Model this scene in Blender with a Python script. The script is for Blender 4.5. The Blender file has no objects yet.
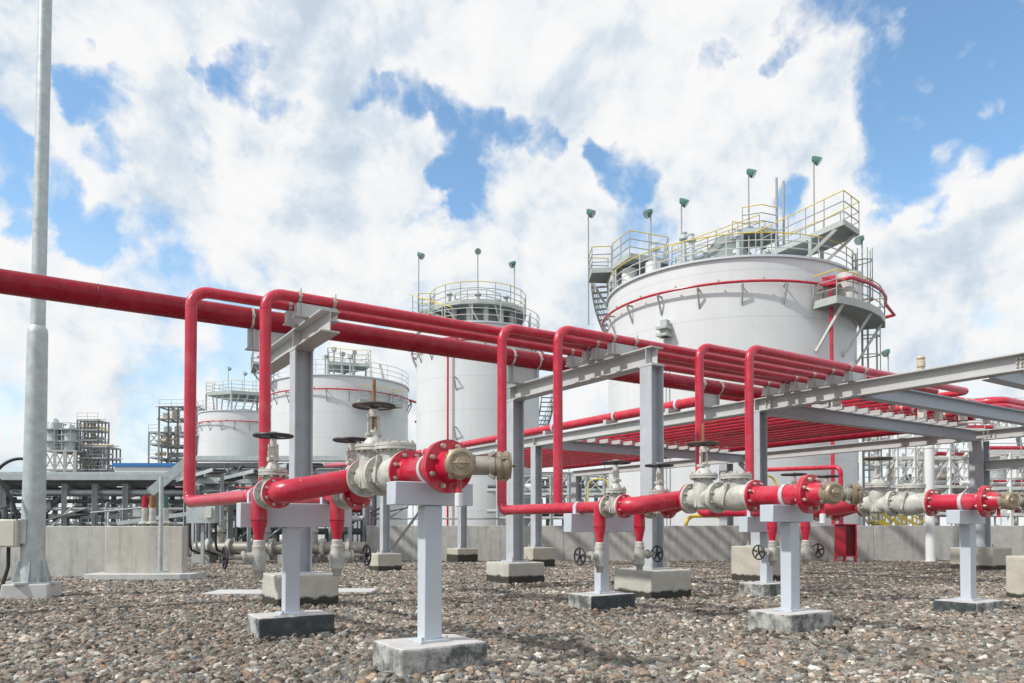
import bpy, math, random, bmesh
import numpy as np
from mathutils import Vector, Matrix, noise as mnoise
random.seed(7)
C = bpy.context.scene.collection
F = 737.0; HOR = 525.0; EYE = 0.9
CD = (0.5476, 0.8367)          # camera heading on the ground
CR = (0.8367, -0.5476)
R = math.radians

def W(f, r, h=0.0):
    return Vector((CD[0]*f + CR[0]*r, CD[1]*f + CR[1]*r, h))
def FR(x, y):
    return (x*CD[0] + y*CD[1], x*CR[0] + y*CR[1])
def P(u, f, h=None, v=None):
    if h is None: h = EYE + (HOR - v)/F*f
    return W(f, (u-512)/F*f, h)
def gz(x, y):
    f, r = FR(x, y)
    return -0.014*min(max(f-9.0, 0.0), 13.0)

# ------------------------------------------------------------------ materials
def nd(nt, typ, **kw):
    n = nt.nodes.new(typ)
    for k, v in kw.items():
        setattr(n, k, v)
    return n
def lk(nt, a, b): nt.links.new(a, b)

def mat(name, col, rough=0.5, metal=0.0, var=0.12, scale=6.0, bump=0.0, bscale=60.0, stain=None, stain_amt=0.0, stain_scale=3.0, coat=0.0, spec=0.5, rvar=0.15, st=(.52,.72)):
    m = bpy.data.materials.new(name); m.use_nodes = True
    nt = m.node_tree; b = nt.nodes['Principled BSDF']
    tc = nd(nt, 'ShaderNodeTexCoord')
    n1 = nd(nt, 'ShaderNodeTexNoise'); n1.inputs['Scale'].default_value = scale; n1.inputs['Detail'].default_value = 8; n1.inputs['Roughness'].default_value = .65
    oi = nd(nt, 'ShaderNodeObjectInfo'); av = nd(nt, 'ShaderNodeVectorMath', operation='MULTIPLY_ADD'); av.inputs[1].default_value = (37,23,31)
    lk(nt, oi.outputs['Random'], av.inputs[0]); lk(nt, tc.outputs['Object'], av.inputs[2])   # every object weathers in its own way
    lk(nt, av.outputs[0], n1.inputs['Vector'])
    mr = nd(nt, 'ShaderNodeMapRange'); mr.inputs[1].default_value = .3; mr.inputs[2].default_value = .7
    mr.inputs[3].default_value = 1-var; mr.inputs[4].default_value = 1+var
    lk(nt, n1.outputs['Fac'], mr.inputs[0])
    mx = nd(nt, 'ShaderNodeMix', data_type='RGBA', blend_type='MULTIPLY'); mx.inputs[0].default_value = 1
    mx.inputs[6].default_value = (*col, 1); lk(nt, mr.outputs[0], mx.inputs[7])
    out = mx.outputs[2]
    if stain:
        n2 = nd(nt, 'ShaderNodeTexNoise'); n2.inputs['Scale'].default_value = stain_scale; n2.inputs['Detail'].default_value = 10; n2.inputs['Roughness'].default_value = .75
        lk(nt, av.outputs[0], n2.inputs['Vector'])
        r2 = nd(nt, 'ShaderNodeMapRange'); r2.inputs[1].default_value = st[0]; r2.inputs[2].default_value = st[1]; r2.inputs[3].default_value = 0; r2.inputs[4].default_value = stain_amt
        lk(nt, n2.outputs['Fac'], r2.inputs[0])
        m2 = nd(nt, 'ShaderNodeMix', data_type='RGBA'); lk(nt, r2.outputs[0], m2.inputs[0]); lk(nt, out, m2.inputs[6]); m2.inputs[7].default_value = (*stain, 1)
        out = m2.outputs[2]
    lk(nt, out, b.inputs['Base Color'])
    rr = nd(nt, 'ShaderNodeMapRange'); rr.inputs[3].default_value = max(rough-rvar, .05); rr.inputs[4].default_value = min(rough+rvar, 1)
    lk(nt, n1.outputs['Fac'], rr.inputs[0]); lk(nt, rr.outputs[0], b.inputs['Roughness'])
    b.inputs['Metallic'].default_value = metal
    b.inputs['Coat Weight'].default_value = coat
    b.inputs['Specular IOR Level'].default_value = spec
    if bump:
        n3 = nd(nt, 'ShaderNodeTexNoise'); n3.inputs['Scale'].default_value = bscale; n3.inputs['Detail'].default_value = 6
        lk(nt, tc.outputs['Object'], n3.inputs['Vector'])
        bp = nd(nt, 'ShaderNodeBump'); bp.inputs['Strength'].default_value = bump; bp.inputs['Distance'].default_value = .01
        lk(nt, n3.outputs['Fac'], bp.inputs['Height']); lk(nt, bp.outputs[0], b.inputs['Normal'])
    return m

M = {}
M['red'] = mat('red_paint', (.50,.012,.042), .30, var=.16, scale=3, bump=.06, bscale=35, stain=(.40,.15,.13), stain_amt=.4, stain_scale=6, coat=.25, st=(.48,.7))
M['red_dark'] = mat('dark_red_paint', (.42,.01,.03), .4, var=.1)
M['steel'] = mat('grey_steel_paint', (.47,.475,.47), .5, var=.09, scale=3, bump=.05, bscale=60, stain=(.33,.31,.28), stain_amt=.35, stain_scale=4)
M['steel_light'] = mat('pale_grey_paint', (.50,.545,.60), .45, var=.07, scale=3, bump=.04, stain=(.42,.42,.40), stain_amt=.35, stain_scale=6)
M['galv'] = mat('galvanised_steel', (.46,.51,.515), .45, metal=.3, var=.2, scale=9, bump=.05, stain=(.40,.36,.30), stain_amt=.25)
M['valve'] = mat('valve_body_paint', (.53,.535,.50), .5, var=.14, scale=9, bump=.25, bscale=70, stain=(.22,.17,.11), stain_amt=.7, stain_scale=8, st=(.44,.68))
M['bolt'] = mat('bolt_zinc', (.50,.47,.42), .4, metal=.5, var=.2, scale=30, stain=(.3,.17,.08), stain_amt=.5, stain_scale=25)
M['black'] = mat('black_iron', (.030,.030,.034), .5, var=.3, scale=12)
M['rusty_black'] = mat('rusty_black_iron', (.045,.038,.034), .6, var=.3, scale=12, stain=(.24,.09,.03), stain_amt=.85, stain_scale=7)
M['rust'] = mat('rusty_steel', (.26,.13,.06), .75, var=.3, scale=20, bump=.2)
M['brass'] = mat('tarnished_brass', (.33,.27,.19), .5, metal=.4, var=.25, scale=14, bump=.15, stain=(.16,.13,.10), stain_amt=.7, stain_scale=10)
M['alloy'] = mat('dull_alloy', (.36,.34,.30), .5, metal=.4, var=.2, scale=12, stain=(.2,.16,.12), stain_amt=.6, stain_scale=9)
M['yellow'] = mat('yellow_rail_paint', (.72,.55,.06), .45, var=.12)
M['rail'] = mat('grey_rail_paint', (.34,.36,.35), .5, var=.12)
M['rail_pale'] = mat('pale_rail_paint', (.55,.56,.53), .5, var=.12)
M['lampgreen'] = mat('lamp_green_paint', (.06,.16,.13), .4, var=.15)
M['lampglass'] = mat('lamp_glass', (.35,.42,.42), .15, var=.05)
M['darksteel'] = mat('dark_structural_steel', (.13,.14,.15), .6, var=.2)
M['midsteel'] = mat('plant_steel_grey', (.36,.385,.40), .5, var=.15, scale=2)
M['beige'] = mat('beige_vessel_paint', (.52,.45,.33), .5, var=.15, scale=2)
M['white'] = mat('white_cladding', (.72,.73,.73), .5, var=.06, scale=1)
M['blue'] = mat('blue_paint', (.03,.16,.42), .45, var=.1)
M['rubber'] = mat('black_rubber', (.02,.02,.022), .6, var=.2)
M['ivory'] = mat('ivory_box_paint', (.60,.59,.52), .5, var=.08)
M['orange'] = mat('orange_paint', (.55,.18,.04), .5, var=.1)

def tank_mat():
    m = mat('tank_shell_paint', (.63,.655,.66), .42, var=.04, scale=.5, stain=(.58,.57,.54), stain_amt=.4, stain_scale=.8)
    nt = m.node_tree; b = nt.nodes['Principled BSDF']
    src = b.inputs['Base Color'].links[0].from_socket
    tc = nd(nt, 'ShaderNodeTexCoord'); sp = nd(nt, 'ShaderNodeSeparateXYZ'); lk(nt, tc.outputs['Object'], sp.inputs[0])
    # weld seams every 1.9 m of height
    mo = nd(nt, 'ShaderNodeMath', operation='PINGPONG'); mo.inputs[1].default_value = .95; lk(nt, sp.outputs[2], mo.inputs[0])
    lt = nd(nt, 'ShaderNodeMapRange'); lt.inputs[1].default_value = 0; lt.inputs[2].default_value = .05; lt.inputs[3].default_value = .87; lt.inputs[4].default_value = 1
    lk(nt, mo.outputs[0], lt.inputs[0])
    # faint runs down the plates
    mp = nd(nt, 'ShaderNodeMapping'); mp.inputs['Scale'].default_value = (2.2,2.2,.12); lk(nt, tc.outputs['Object'], mp.inputs[0])
    ns = nd(nt, 'ShaderNodeTexNoise'); ns.inputs['Scale'].default_value = 2; ns.inputs['Detail'].default_value = 6; lk(nt, mp.outputs[0], ns.inputs['Vector'])
    rr = nd(nt, 'ShaderNodeMapRange'); rr.inputs[1].default_value = .35; rr.inputs[2].default_value = .7; rr.inputs[3].default_value = 1.01; rr.inputs[4].default_value = .965; lk(nt, ns.outputs['Fac'], rr.inputs[0])
    mu = nd(nt, 'ShaderNodeMath', operation='MULTIPLY'); lk(nt, lt.outputs[0], mu.inputs[0]); lk(nt, rr.outputs[0], mu.inputs[1])
    mx = nd(nt, 'ShaderNodeMix', data_type='RGBA', blend_type='MULTIPLY'); mx.inputs[0].default_value = 1; lk(nt, src, mx.inputs[6]); lk(nt, mu.outputs[0], mx.inputs[7])
    lk(nt, mx.outputs[2], b.inputs['Base Color'])
    return m
M['tank'] = tank_mat()
M['tankroof'] = mat('tank_roof_paint', (.56,.60,.64), .35, var=.06, scale=1)

def concrete(name, base, band=None, bandcol=(.035,.034,.028), streak=.25):
    m = mat(name, base, .85, var=.16, scale=5, bump=.5, bscale=45, stain=tuple(c*.55 for c in base), stain_amt=streak, stain_scale=2.5, spec=.2)
    nt = m.node_tree; b = nt.nodes['Principled BSDF']
    src = b.inputs['Base Color'].links[0].from_socket
    tc = nd(nt, 'ShaderNodeTexCoord')
    if band is not None:            # tide mark: the damp, mossy foot of the block
        sp = nd(nt, 'ShaderNodeSeparateXYZ'); lk(nt, tc.outputs['Object'], sp.inputs[0])
        ns = nd(nt, 'ShaderNodeTexNoise'); ns.inputs['Scale'].default_value = 9; ns.inputs['Detail'].default_value = 6; lk(nt, tc.outputs['Object'], ns.inputs['Vector'])
        ad = nd(nt, 'ShaderNodeMath', operation='MULTIPLY_ADD'); ad.inputs[1].default_value = .09; lk(nt, ns.outputs['Fac'], ad.inputs[0]); lk(nt, sp.outputs[2], ad.inputs[2])
        r = nd(nt, 'ShaderNodeMapRange'); r.inputs[1].default_value = band+.02; r.inputs[2].default_value = band+.045; r.inputs[3].default_value = .95; r.inputs[4].default_value = 0
        lk(nt, ad.outputs[0], r.inputs[0])
        mx = nd(nt, 'ShaderNodeMix', data_type='RGBA'); lk(nt, r.outputs[0], mx.inputs[0]); lk(nt, src, mx.inputs[6]); mx.inputs[7].default_value = (*bandcol, 1)
        lk(nt, mx.outputs[2], b.inputs['Base Color'])
    else:                           # vertical rain runs
        mp = nd(nt, 'ShaderNodeMapping'); mp.inputs['Scale'].default_value = (3,3,.25); lk(nt, tc.outputs['Object'], mp.inputs[0])
        ns = nd(nt, 'ShaderNodeTexNoise'); ns.inputs['Scale'].default_value = 2.5; ns.inputs['Detail'].default_value = 8; ns.inputs['Roughness'].default_value = .7; lk(nt, mp.outputs[0], ns.inputs['Vector'])
        r = nd(nt, 'ShaderNodeMapRange'); r.inputs[1].default_value = .5; r.inputs[2].default_value = .75; r.inputs[3].default_value = 1.0; r.inputs[4].default_value = .62
        lk(nt, ns.outputs['Fac'], r.inputs[0])
        mx = nd(nt, 'ShaderNodeMix', data_type='RGBA', blend_type='MULTIPLY'); mx.inputs[0].default_value = 1; lk(nt, src, mx.inputs[6]); lk(nt, r.outputs[0], mx.inputs[7])
        lk(nt, mx.outputs[2], b.inputs['Base Color'])
    return m
M['concrete'] = concrete('footing_concrete', (.46,.45,.405), band=.145)
M['concrete_tall'] = concrete('tall_footing_concrete', (.46,.435,.37), band=.13)
M['wall'] = concrete('bund_concrete', (.46,.455,.43))
M['wall_light'] = concrete('bund_concrete_light', (.48,.465,.42), streak=.5)
M['drain'] = mat('drain_valve_galvanising', (.50,.50,.465), .5, metal=.2, var=.2, scale=12, bump=.2, stain=(.27,.2,.13), stain_amt=.6, stain_scale=10, st=(.46,.68))
M['column'] = mat('column_steel_paint', (.43,.46,.495), .5, var=.1, scale=3, bump=.05, stain=(.33,.30,.26), stain_amt=.45, stain_scale=5, st=(.47,.7))
M['slab'] = mat('pale_concrete', (.50,.50,.49), .85, var=.12, bump=.3, stain=(.3,.3,.28), stain_amt=.4)
M['foot'] = mat('weathered_footing_concrete', (.40,.40,.38), .85, var=.35, scale=9, bump=.8, bscale=40, stain=(.075,.082,.08), stain_amt=.95, stain_scale=6, st=(.44,.58))
M['foot_top'] = mat('scuffed_footing_top', (.50,.49,.48), .85, var=.15, scale=8, bump=.4, stain=(.30,.24,.22), stain_amt=.5, stain_scale=7)
M['foot_dark'] = mat('dark_footing_concrete', (.045,.055,.06), .7, var=.4, scale=14, bump=.7, bscale=35, stain=(.17,.19,.18), stain_amt=.6, stain_scale=9)  # near-black concrete for chosen faces of some stand footings

# ------------------------------------------------------------------ mesh builder
def roughen(me, amt):              # chipped, uneven cast edges
    bm = bmesh.new(); bm.from_mesh(me)
    bmesh.ops.bevel(bm, geom=list(bm.edges), offset=amt*2.2, segments=2, affect='EDGES', profile=.6)
    for _ in range(5):
        es = [e for e in bm.edges if e.calc_length() > .035]
        if not es: break
        bmesh.ops.subdivide_edges(bm, edges=es, cuts=1, use_grid_fill=True)
    bm.normal_update()
    for v in bm.verts:
        p = v.co; k = mnoise.noise(p*7)+.6*mnoise.noise(p*19+Vector((3,1,7)))+.4*mnoise.noise(p*43)
        v.co = p + v.normal*k*amt*.55
    bm.to_mesh(me); bm.free()
    me.polygons.foreach_set('use_smooth', [True]*len(me.polygons)); me.set_sharp_from_angle(angle=R(60))
class MB:
    def __init__(s): s.v = []; s.f = []; s.m = []
    def add(s, vs, fs, mi=0):
        o = len(s.v); s.v += [Vector(v) for v in vs]
        s.f += [tuple(i+o for i in f) for f in fs]; s.m += [mi]*len(fs)
        return s
    def box(s, c, d, rz=0.0, mi=0, mtx=None, taper=1.0):
        x,y,z = d[0]/2, d[1]/2, d[2]/2
        vs = [Vector(p) for p in ((-x,-y,-z),(x,-y,-z),(x,y,-z),(-x,y,-z),(-x*taper,-y*taper,z),(x*taper,-y*taper,z),(x*taper,y*taper,z),(-x*taper,y*taper,z))]
        rm = mtx if mtx else Matrix.Rotation(rz, 3, 'Z')
        vs = [rm @ v + Vector(c) for v in vs]
        return s.add(vs, [(0,3,2,1),(4,5,6,7),(0,1,5,4),(1,2,6,5),(2,3,7,6),(3,0,4,7)], mi)
    @staticmethod
    def frame(d, up=None):
        d = Vector(d).normalized()
        a = Vector(up) if up else (Vector((0,0,1)) if abs(d.z) < .9 else Vector((1,0,0)))
        x = a.cross(d).normalized(); y = d.cross(x).normalized()
        return x, y, d
    def cyl(s, p0, p1, r0, r1=None, n=16, caps=True, mi=0):
        r1 = r0 if r1 is None else r1
        p0 = Vector(p0); p1 = Vector(p1); x,y,d = s.frame(p1-p0)
        vs = []
        for p, r in ((p0,r0),(p1,r1)):
            for i in range(n):
                a = 2*math.pi*i/n; vs.append(p + x*math.cos(a)*r + y*math.sin(a)*r)
        fs = [(i,(i+1)%n,n+(i+1)%n,n+i) for i in range(n)]
        if caps: fs += [tuple(range(n-1,-1,-1)), tuple(range(n,2*n))]
        return s.add(vs, fs, mi)
    def bar(s, p0, p1, w, h=None, up=None, mi=0):     # rectangular bar
        h = h or w; p0 = Vector(p0); p1 = Vector(p1); x,y,d = s.frame(p1-p0, up)
        vs = [p + x*a*w/2 + y*b*h/2 for p in (p0,p1) for a,b in ((-1,-1),(1,-1),(1,1),(-1,1))]
        return s.add(vs, [(0,3,2,1),(4,5,6,7),(0,1,5,4),(1,2,6,5),(2,3,7,6),(3,0,4,7)], mi)
    def ibeam(s, p0, p1, h, b, tw=.012, tf=.016, up=(0,0,1), mi=0):
        p0 = Vector(p0); p1 = Vector(p1); x,y,d = s.frame(p1-p0, up)   # y ~ up, x sideways
        hb, hh, t = b/2, h/2, tw/2
        pr = [(-hb,-hh),(hb,-hh),(hb,-hh+tf),(t,-hh+tf),(t,hh-tf),(hb,hh-tf),(hb,hh),(-hb,hh),(-hb,hh-tf),(-t,hh-tf),(-t,-hh+tf),(-hb,-hh+tf)]
        n = len(pr)
        vs = [p + x*a + y*c for p in (p0,p1) for a,c in pr]
        fs = [(i,(i+1)%n,n+(i+1)%n,n+i) for i in range(n)]
        for o, rev in ((0,True),(n,False)):
            for q in ((0,1,2,11),(11,2,3,10),(10,3,4,9),(9,4,5,8),(8,5,6,7)):
                qq = tuple(i+o for i in q); fs.append(qq[::-1] if rev else qq)
        return s.add(vs, fs, mi)
    def lathe(s, o, d, prof, n=24, mi=0, up=None):     # prof: (distance along d, radius)
        o = Vector(o); x,y,d = s.frame(d, up)
        vs = []; k = len(prof)
        for t, r in prof:
            for i in range(n):
                a = 2*math.pi*i/n; vs.append(o + d*t + x*math.cos(a)*r + y*math.sin(a)*r)
        fs = [(j*n+i, j*n+(i+1)%n, (j+1)*n+(i+1)%n, (j+1)*n+i) for j in range(k-1) for i in range(n)]
        if prof[0][1] > 1e-6: fs.append(tuple(range(n-1,-1,-1)))
        if prof[-1][1] > 1e-6: fs.append(tuple(range((k-1)*n, k*n)))
        return s.add(vs, fs, mi)
    def tube(s, path, r, n=14, bend=0.0, closed=False, caps=True, mi=0, seg=7, weld=0):
        pts = [Vector(p) for p in path]
        if bend and len(pts) > 2:
            out = [pts[0]]
            for i in range(1, len(pts)-1):
                a, b, c = pts[i-1], pts[i], pts[i+1]
                d0 = (a-b).normalized(); d1 = (c-b).normalized()
                ang = d0.angle(d1); bb = bend[i] if isinstance(bend, (list,tuple)) else bend
                t = min(bb/math.tan(ang/2) if ang < 3.1 else 0, (a-b).length*.49 if i>1 else (a-b).length*.98, (c-b).length*.49 if i<len(pts)-2 else (c-b).length*.98)
                if t < 1e-4: out.append(b); continue
                q0 = b + d0*t; q1 = b + d1*t
                rr = t*math.tan(ang/2); bis = (d0+d1).normalized(); cen = b + bis*(rr/math.sin(ang/2))
                v0 = q0-cen; v1 = q1-cen; om = v0.angle(v1)
                if weld:
                    s.torus(q0, d0, r-.001, weld, 18, 6); s.torus(q1, d1, r-.001, weld, 18, 6)
                for k in range(seg+1):
                    w = k/seg
                    out.append(cen + (v0*math.sin((1-w)*om) + v1*math.sin(w*om))/math.sin(om))
            out.append(pts[-1]); pts = out
        m = len(pts); vs = []
        tg = []
        for i in range(m):
            if closed: t = pts[(i+1)%m]-pts[i-1]
            else: t = (pts[min(i+1,m-1)]-pts[max(i-1,0)])
            tg.append(t.normalized())
        x,y,d = s.frame(tg[0])
        for i in range(m):
            if i:
                q = tg[i-1].rotation_difference(tg[i]); x = q @ x; y = q @ y
            sc = 1.0
            if 0 < i < m-1:
                h = (pts[i]-pts[i-1]).normalized(); sc = 1/max(math.cos(h.angle(tg[i])), .5)
            for k in range(n):
                a = 2*math.pi*k/n; vs.append(pts[i] + x*math.cos(a)*r + y*math.sin(a)*r)
        rng = m if closed else m-1
        fs = [(i*n+k, i*n+(k+1)%n, ((i+1)%m)*n+(k+1)%n, ((i+1)%m)*n+k) for i in range(rng) for k in range(n)]
        if not closed and caps: fs += [tuple(range(n-1,-1,-1)), tuple(range((m-1)*n, m*n))]
        return s.add(vs, fs, mi)
    def torus(s, c, axis, Rr, r, n=28, k=8, mi=0):
        x,y,d = s.frame(axis); c = Vector(c)
        pts = [c + x*math.cos(2*math.pi*i/n)*Rr + y*math.sin(2*math.pi*i/n)*Rr for i in range(n)]
        vs = []
        for i,p in enumerate(pts):
            rad = (p-c).normalized()
            for j in range(k):
                a = 2*math.pi*j/k; vs.append(p + rad*math.cos(a)*r + d*math.sin(a)*r)
        fs = [(i*k+j, ((i+1)%n)*k+j, ((i+1)%n)*k+(j+1)%k, i*k+(j+1)%k) for i in range(n) for j in range(k)]
        return s.add(vs, fs, mi)
    def poly(s, pts, z0, z1, mi=0):                     # vertical prism of a flat outline
        n = len(pts)
        vs = [Vector((p[0],p[1],z0)) for p in pts] + [Vector((p[0],p[1],z1)) for p in pts]
        return s.add(vs, [tuple(range(n-1,-1,-1)), tuple(range(n,2*n))] + [(i,(i+1)%n,n+(i+1)%n,n+i) for i in range(n)], mi)
    def pieces(s):
        n = len(s.v); par = list(range(n))
        def fd(i):
            while par[i] != i: par[i] = par[par[i]]; i = par[i]
            return i
        for f in s.f:
            a = fd(f[0])
            for i in f[1:]: par[fd(i)] = a
        rt = np.array([fd(i) for i in range(n)]); used = sorted({rt[f[0]] for f in s.f})
        co = np.array([tuple(v) for v in s.v]); isl = [np.nonzero(rt==u)[0] for u in used]
        k = len(isl); lo = [co[i].min(0) for i in isl]; hi = [co[i].max(0) for i in isl]; lg = [float((h-l).max()) for h,l in zip(hi,lo)]
        pr = list(range(k))
        def fe(i):
            while pr[i] != i: pr[i] = pr[pr[i]]; i = pr[i]
            return i
        for a in range(k):
            for b in range(a+1, k):
                lim = max(.5*max(lg[a],lg[b]), .02)
                gap = np.maximum(np.maximum(lo[a]-hi[b], lo[b]-hi[a]), 0)
                if (gap**2).sum() > lim*lim or fe(a)==fe(b): continue
                A = co[isl[a]]; B = co[isl[b]]
                if ((A[:,None,:]-B[None,:,:])**2).sum(2).min() <= lim*lim*1.02: pr[fe(a)] = fe(b)
        gr = {}
        for i in range(k): gr.setdefault(fe(i), []).append(i)
        if len(gr) < 2: return [s]
        own = {}
        for g, mem in gr.items():
            for i in mem: own[used[i]] = g
        out = {g: MB() for g in gr}; idx = {g: {} for g in gr}
        for f, mi in zip(s.f, s.m):
            g = own[rt[f[0]]]; mb = out[g]; d = idx[g]; ff = []
            for i in f:
                if i not in d: d[i] = len(mb.v); mb.v.append(s.v[i])
                ff.append(d[i])
            mb.f.append(tuple(ff)); mb.m.append(mi)
        return list(out.values())
    def build(s, name, ms, parent=None, bevel=0.0, sharp=35):
        if parent and len(s.v) < 6000:
            pc = s.pieces()
            if 1 < len(pc) <= 60: return [q.build1(name, ms, parent, bevel, sharp) for q in pc][0]
        return s.build1(name, ms, parent, bevel, sharp)
    def build1(s, name, ms, parent=None, bevel=0.0, sharp=35, rough_amt=0.0):
        me = bpy.data.meshes.new(name)
        off = ROOTLOC(parent) if parent else Vector((0,0,0))
        me.from_pydata([v-off for v in s.v], [], s.f)
        for m in (ms if isinstance(ms,(list,tuple)) else [ms]): me.materials.append(m)
        me.polygons.foreach_set('material_index', s.m)
        me.validate()
        bm = bmesh.new(); bm.from_mesh(me); bmesh.ops.recalc_face_normals(bm, faces=bm.faces); bm.to_mesh(me); bm.free()
        me.polygons.foreach_set('use_smooth', [True]*len(me.polygons))
        me.set_sharp_from_angle(angle=R(sharp))
        o = bpy.data.objects.new(name, me); C.objects.link(o)
        if parent: o.parent = parent
        if rough_amt: roughen(me, rough_amt)
        if bevel:
            bv = o.modifiers.new('bevel','BEVEL'); bv.width = bevel; bv.segments = 2; bv.limit_method = 'ANGLE'; bv.angle_limit = R(40)
        return o

def ROOTLOC(o):
    l = Vector(o.location)
    while o.parent: o = o.parent; l += Vector(o.location)
    return l
def tag(o, label=None, cat=None, group=None, kind=None):
    if label: o['label'] = label
    if cat: o['category'] = cat
    if group: o['group'] = group
    if kind: o['kind'] = kind
    return o
def thing(name, loc, label, cat, group=None):
    o = bpy.data.objects.new(name, None); C.objects.link(o); o.location = loc; o.empty_display_size = .2
    return tag(o, label, cat, group)
def copy_tree(o, parent=None):
    c = o.copy(); C.objects.link(c)
    if parent: c.parent = parent
    for ch in list(o.children): copy_tree(ch, c)
    return c
# ------------------------------------------------------------------ ground
def ground_mat():
    m = bpy.data.materials.new('gravel_ground'); m.use_nodes = True
    nt = m.node_tree; b = nt.nodes['Principled BSDF']; b.inputs['Roughness'].default_value = .95; b.inputs['Specular IOR Level'].default_value = .15
    tc = nd(nt, 'ShaderNodeTexCoord')
    vo = nd(nt, 'ShaderNodeTexVoronoi'); vo.inputs['Scale'].default_value = 22; lk(nt, tc.outputs['Object'], vo.inputs['Vector'])
    cr = nd(nt, 'ShaderNodeValToRGB'); e = cr.color_ramp.elements
    e[0].position = 0; e[0].color = (.10,.09,.08,1); e[1].position = 1; e[1].color = (.40,.38,.35,1)
    for p, c in ((.3,(.17,.155,.14,1)), (.55,(.25,.225,.20,1)), (.75,(.22,.22,.22,1)), (.88,(.29,.235,.19,1))):
        q = cr.color_ramp.elements.new(p); q.color = c
    sp = nd(nt, 'ShaderNodeSeparateColor'); lk(nt, vo.outputs['Color'], sp.inputs[0]); lk(nt, sp.outputs[0], cr.inputs['Fac'])
    n1 = nd(nt, 'ShaderNodeTexNoise'); n1.inputs['Scale'].default_value = .8; n1.inputs['Detail'].default_value = 5; lk(nt, tc.outputs['Object'], n1.inputs['Vector'])
    mr = nd(nt, 'ShaderNodeMapRange'); mr.inputs[1].default_value=.3; mr.inputs[2].default_value=.7; mr.inputs[3].default_value=.8; mr.inputs[4].default_value=1.2; lk(nt, n1.outputs['Fac'], mr.inputs[0])
    mx = nd(nt, 'ShaderNodeMix', data_type='RGBA', blend_type='MULTIPLY'); mx.inputs[0].default_value=1; lk(nt, cr.outputs[0], mx.inputs[6]); lk(nt, mr.outputs[0], mx.inputs[7])
    lk(nt, mx.outputs[2], b.inputs['Base Color'])
    bp = nd(nt, 'ShaderNodeBump'); bp.invert = True; bp.inputs['Strength'].default_value = .9; bp.inputs['Distance'].default_value = .03
    lk(nt, vo.outputs['Distance'], bp.inputs['Height']); lk(nt, bp.outputs[0], b.inputs['Normal'])
    return m

def stone_mat():
    m = bpy.data.materials.new('gravel_stone'); m.use_nodes = True
    nt = m.node_tree; b = nt.nodes['Principled BSDF']; b.inputs['Roughness'].default_value = .85; b.inputs['Specular IOR Level'].default_value = .25
    oi = nd(nt, 'ShaderNodeObjectInfo'); tc = nd(nt, 'ShaderNodeTexCoord')
    cr = nd(nt, 'ShaderNodeValToRGB'); e = cr.color_ramp.elements
    e[0].position = 0; e[0].color = (.07,.06,.052,1); e[1].position = 1; e[1].color = (.72,.70,.65,1)
    for p, c in ((.12,(.12,.105,.09,1)), (.26,(.21,.185,.15,1)), (.38,(.16,.16,.155,1)), (.50,(.27,.25,.21,1)), (.60,(.25,.185,.14,1)), (.67,(.33,.24,.185,1)), (.75,(.19,.20,.20,1)), (.84,(.38,.35,.30,1)), (.92,(.50,.475,.42,1)), (.955,(.34,.22,.13,1))):
        q = cr.color_ramp.elements.new(p); q.color = c
    lk(nt, oi.outputs['Random'], cr.inputs['Fac'])
    n1 = nd(nt, 'ShaderNodeTexNoise'); n1.inputs['Scale'].default_value = 2.2; n1.inputs['Detail'].default_value = 6; lk(nt, tc.outputs['Object'], n1.inputs['Vector'])
    mr = nd(nt, 'ShaderNodeMapRange'); mr.inputs[1].default_value=.3; mr.inputs[2].default_value=.7; mr.inputs[3].default_value=.6; mr.inputs[4].default_value=1.1; lk(nt, n1.outputs['Fac'], mr.inputs[0])
    mx = nd(nt, 'ShaderNodeMix', data_type='RGBA', blend_type='MULTIPLY'); mx.inputs[0].default_value=1; lk(nt, cr.outputs[0], mx.inputs[6]); lk(nt, mr.outputs[0], mx.inputs[7])
    n2 = nd(nt, 'ShaderNodeTexNoise'); n2.inputs['Scale'].default_value = .55; n2.inputs['Detail'].default_value = 4; lk(nt, oi.outputs['Location'], n2.inputs['Vector'])
    m2 = nd(nt, 'ShaderNodeMapRange'); m2.inputs[1].default_value=.35; m2.inputs[2].default_value=.65; m2.inputs[3].default_value=.88; m2.inputs[4].default_value=1.25; lk(nt, n2.outputs['Fac'], m2.inputs[0])
    mz = nd(nt, 'ShaderNodeMix', data_type='RGBA', blend_type='MULTIPLY'); mz.inputs[0].default_value=1; lk(nt, mx.outputs[2], mz.inputs[6]); lk(nt, m2.outputs[0], mz.inputs[7])
    lk(nt, mz.outputs[2], b.inputs['Base Color'])
    return m
M['gravel'] = ground_mat(); M['stone'] = stone_mat()

def fgz(f): return -0.014*min(max(f-9.0, 0.0), 13.0)
g = MB()
fs_ = [-60, 0, 9, 22, 60, 200, 900]; rs_ = [-900, -60, -15, 15, 60, 900]
vv = [W(f, r, fgz(f)) for f in fs_ for r in rs_]; k = len(rs_)
g.add(vv, [(i*k+j, i*k+j+1, (i+1)*k+j+1, (i+1)*k+j) for i in range(len(fs_)-1) for j in range(k-1)])
tag(g.build('gravel_ground', M['gravel']), kind='structure')

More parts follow.
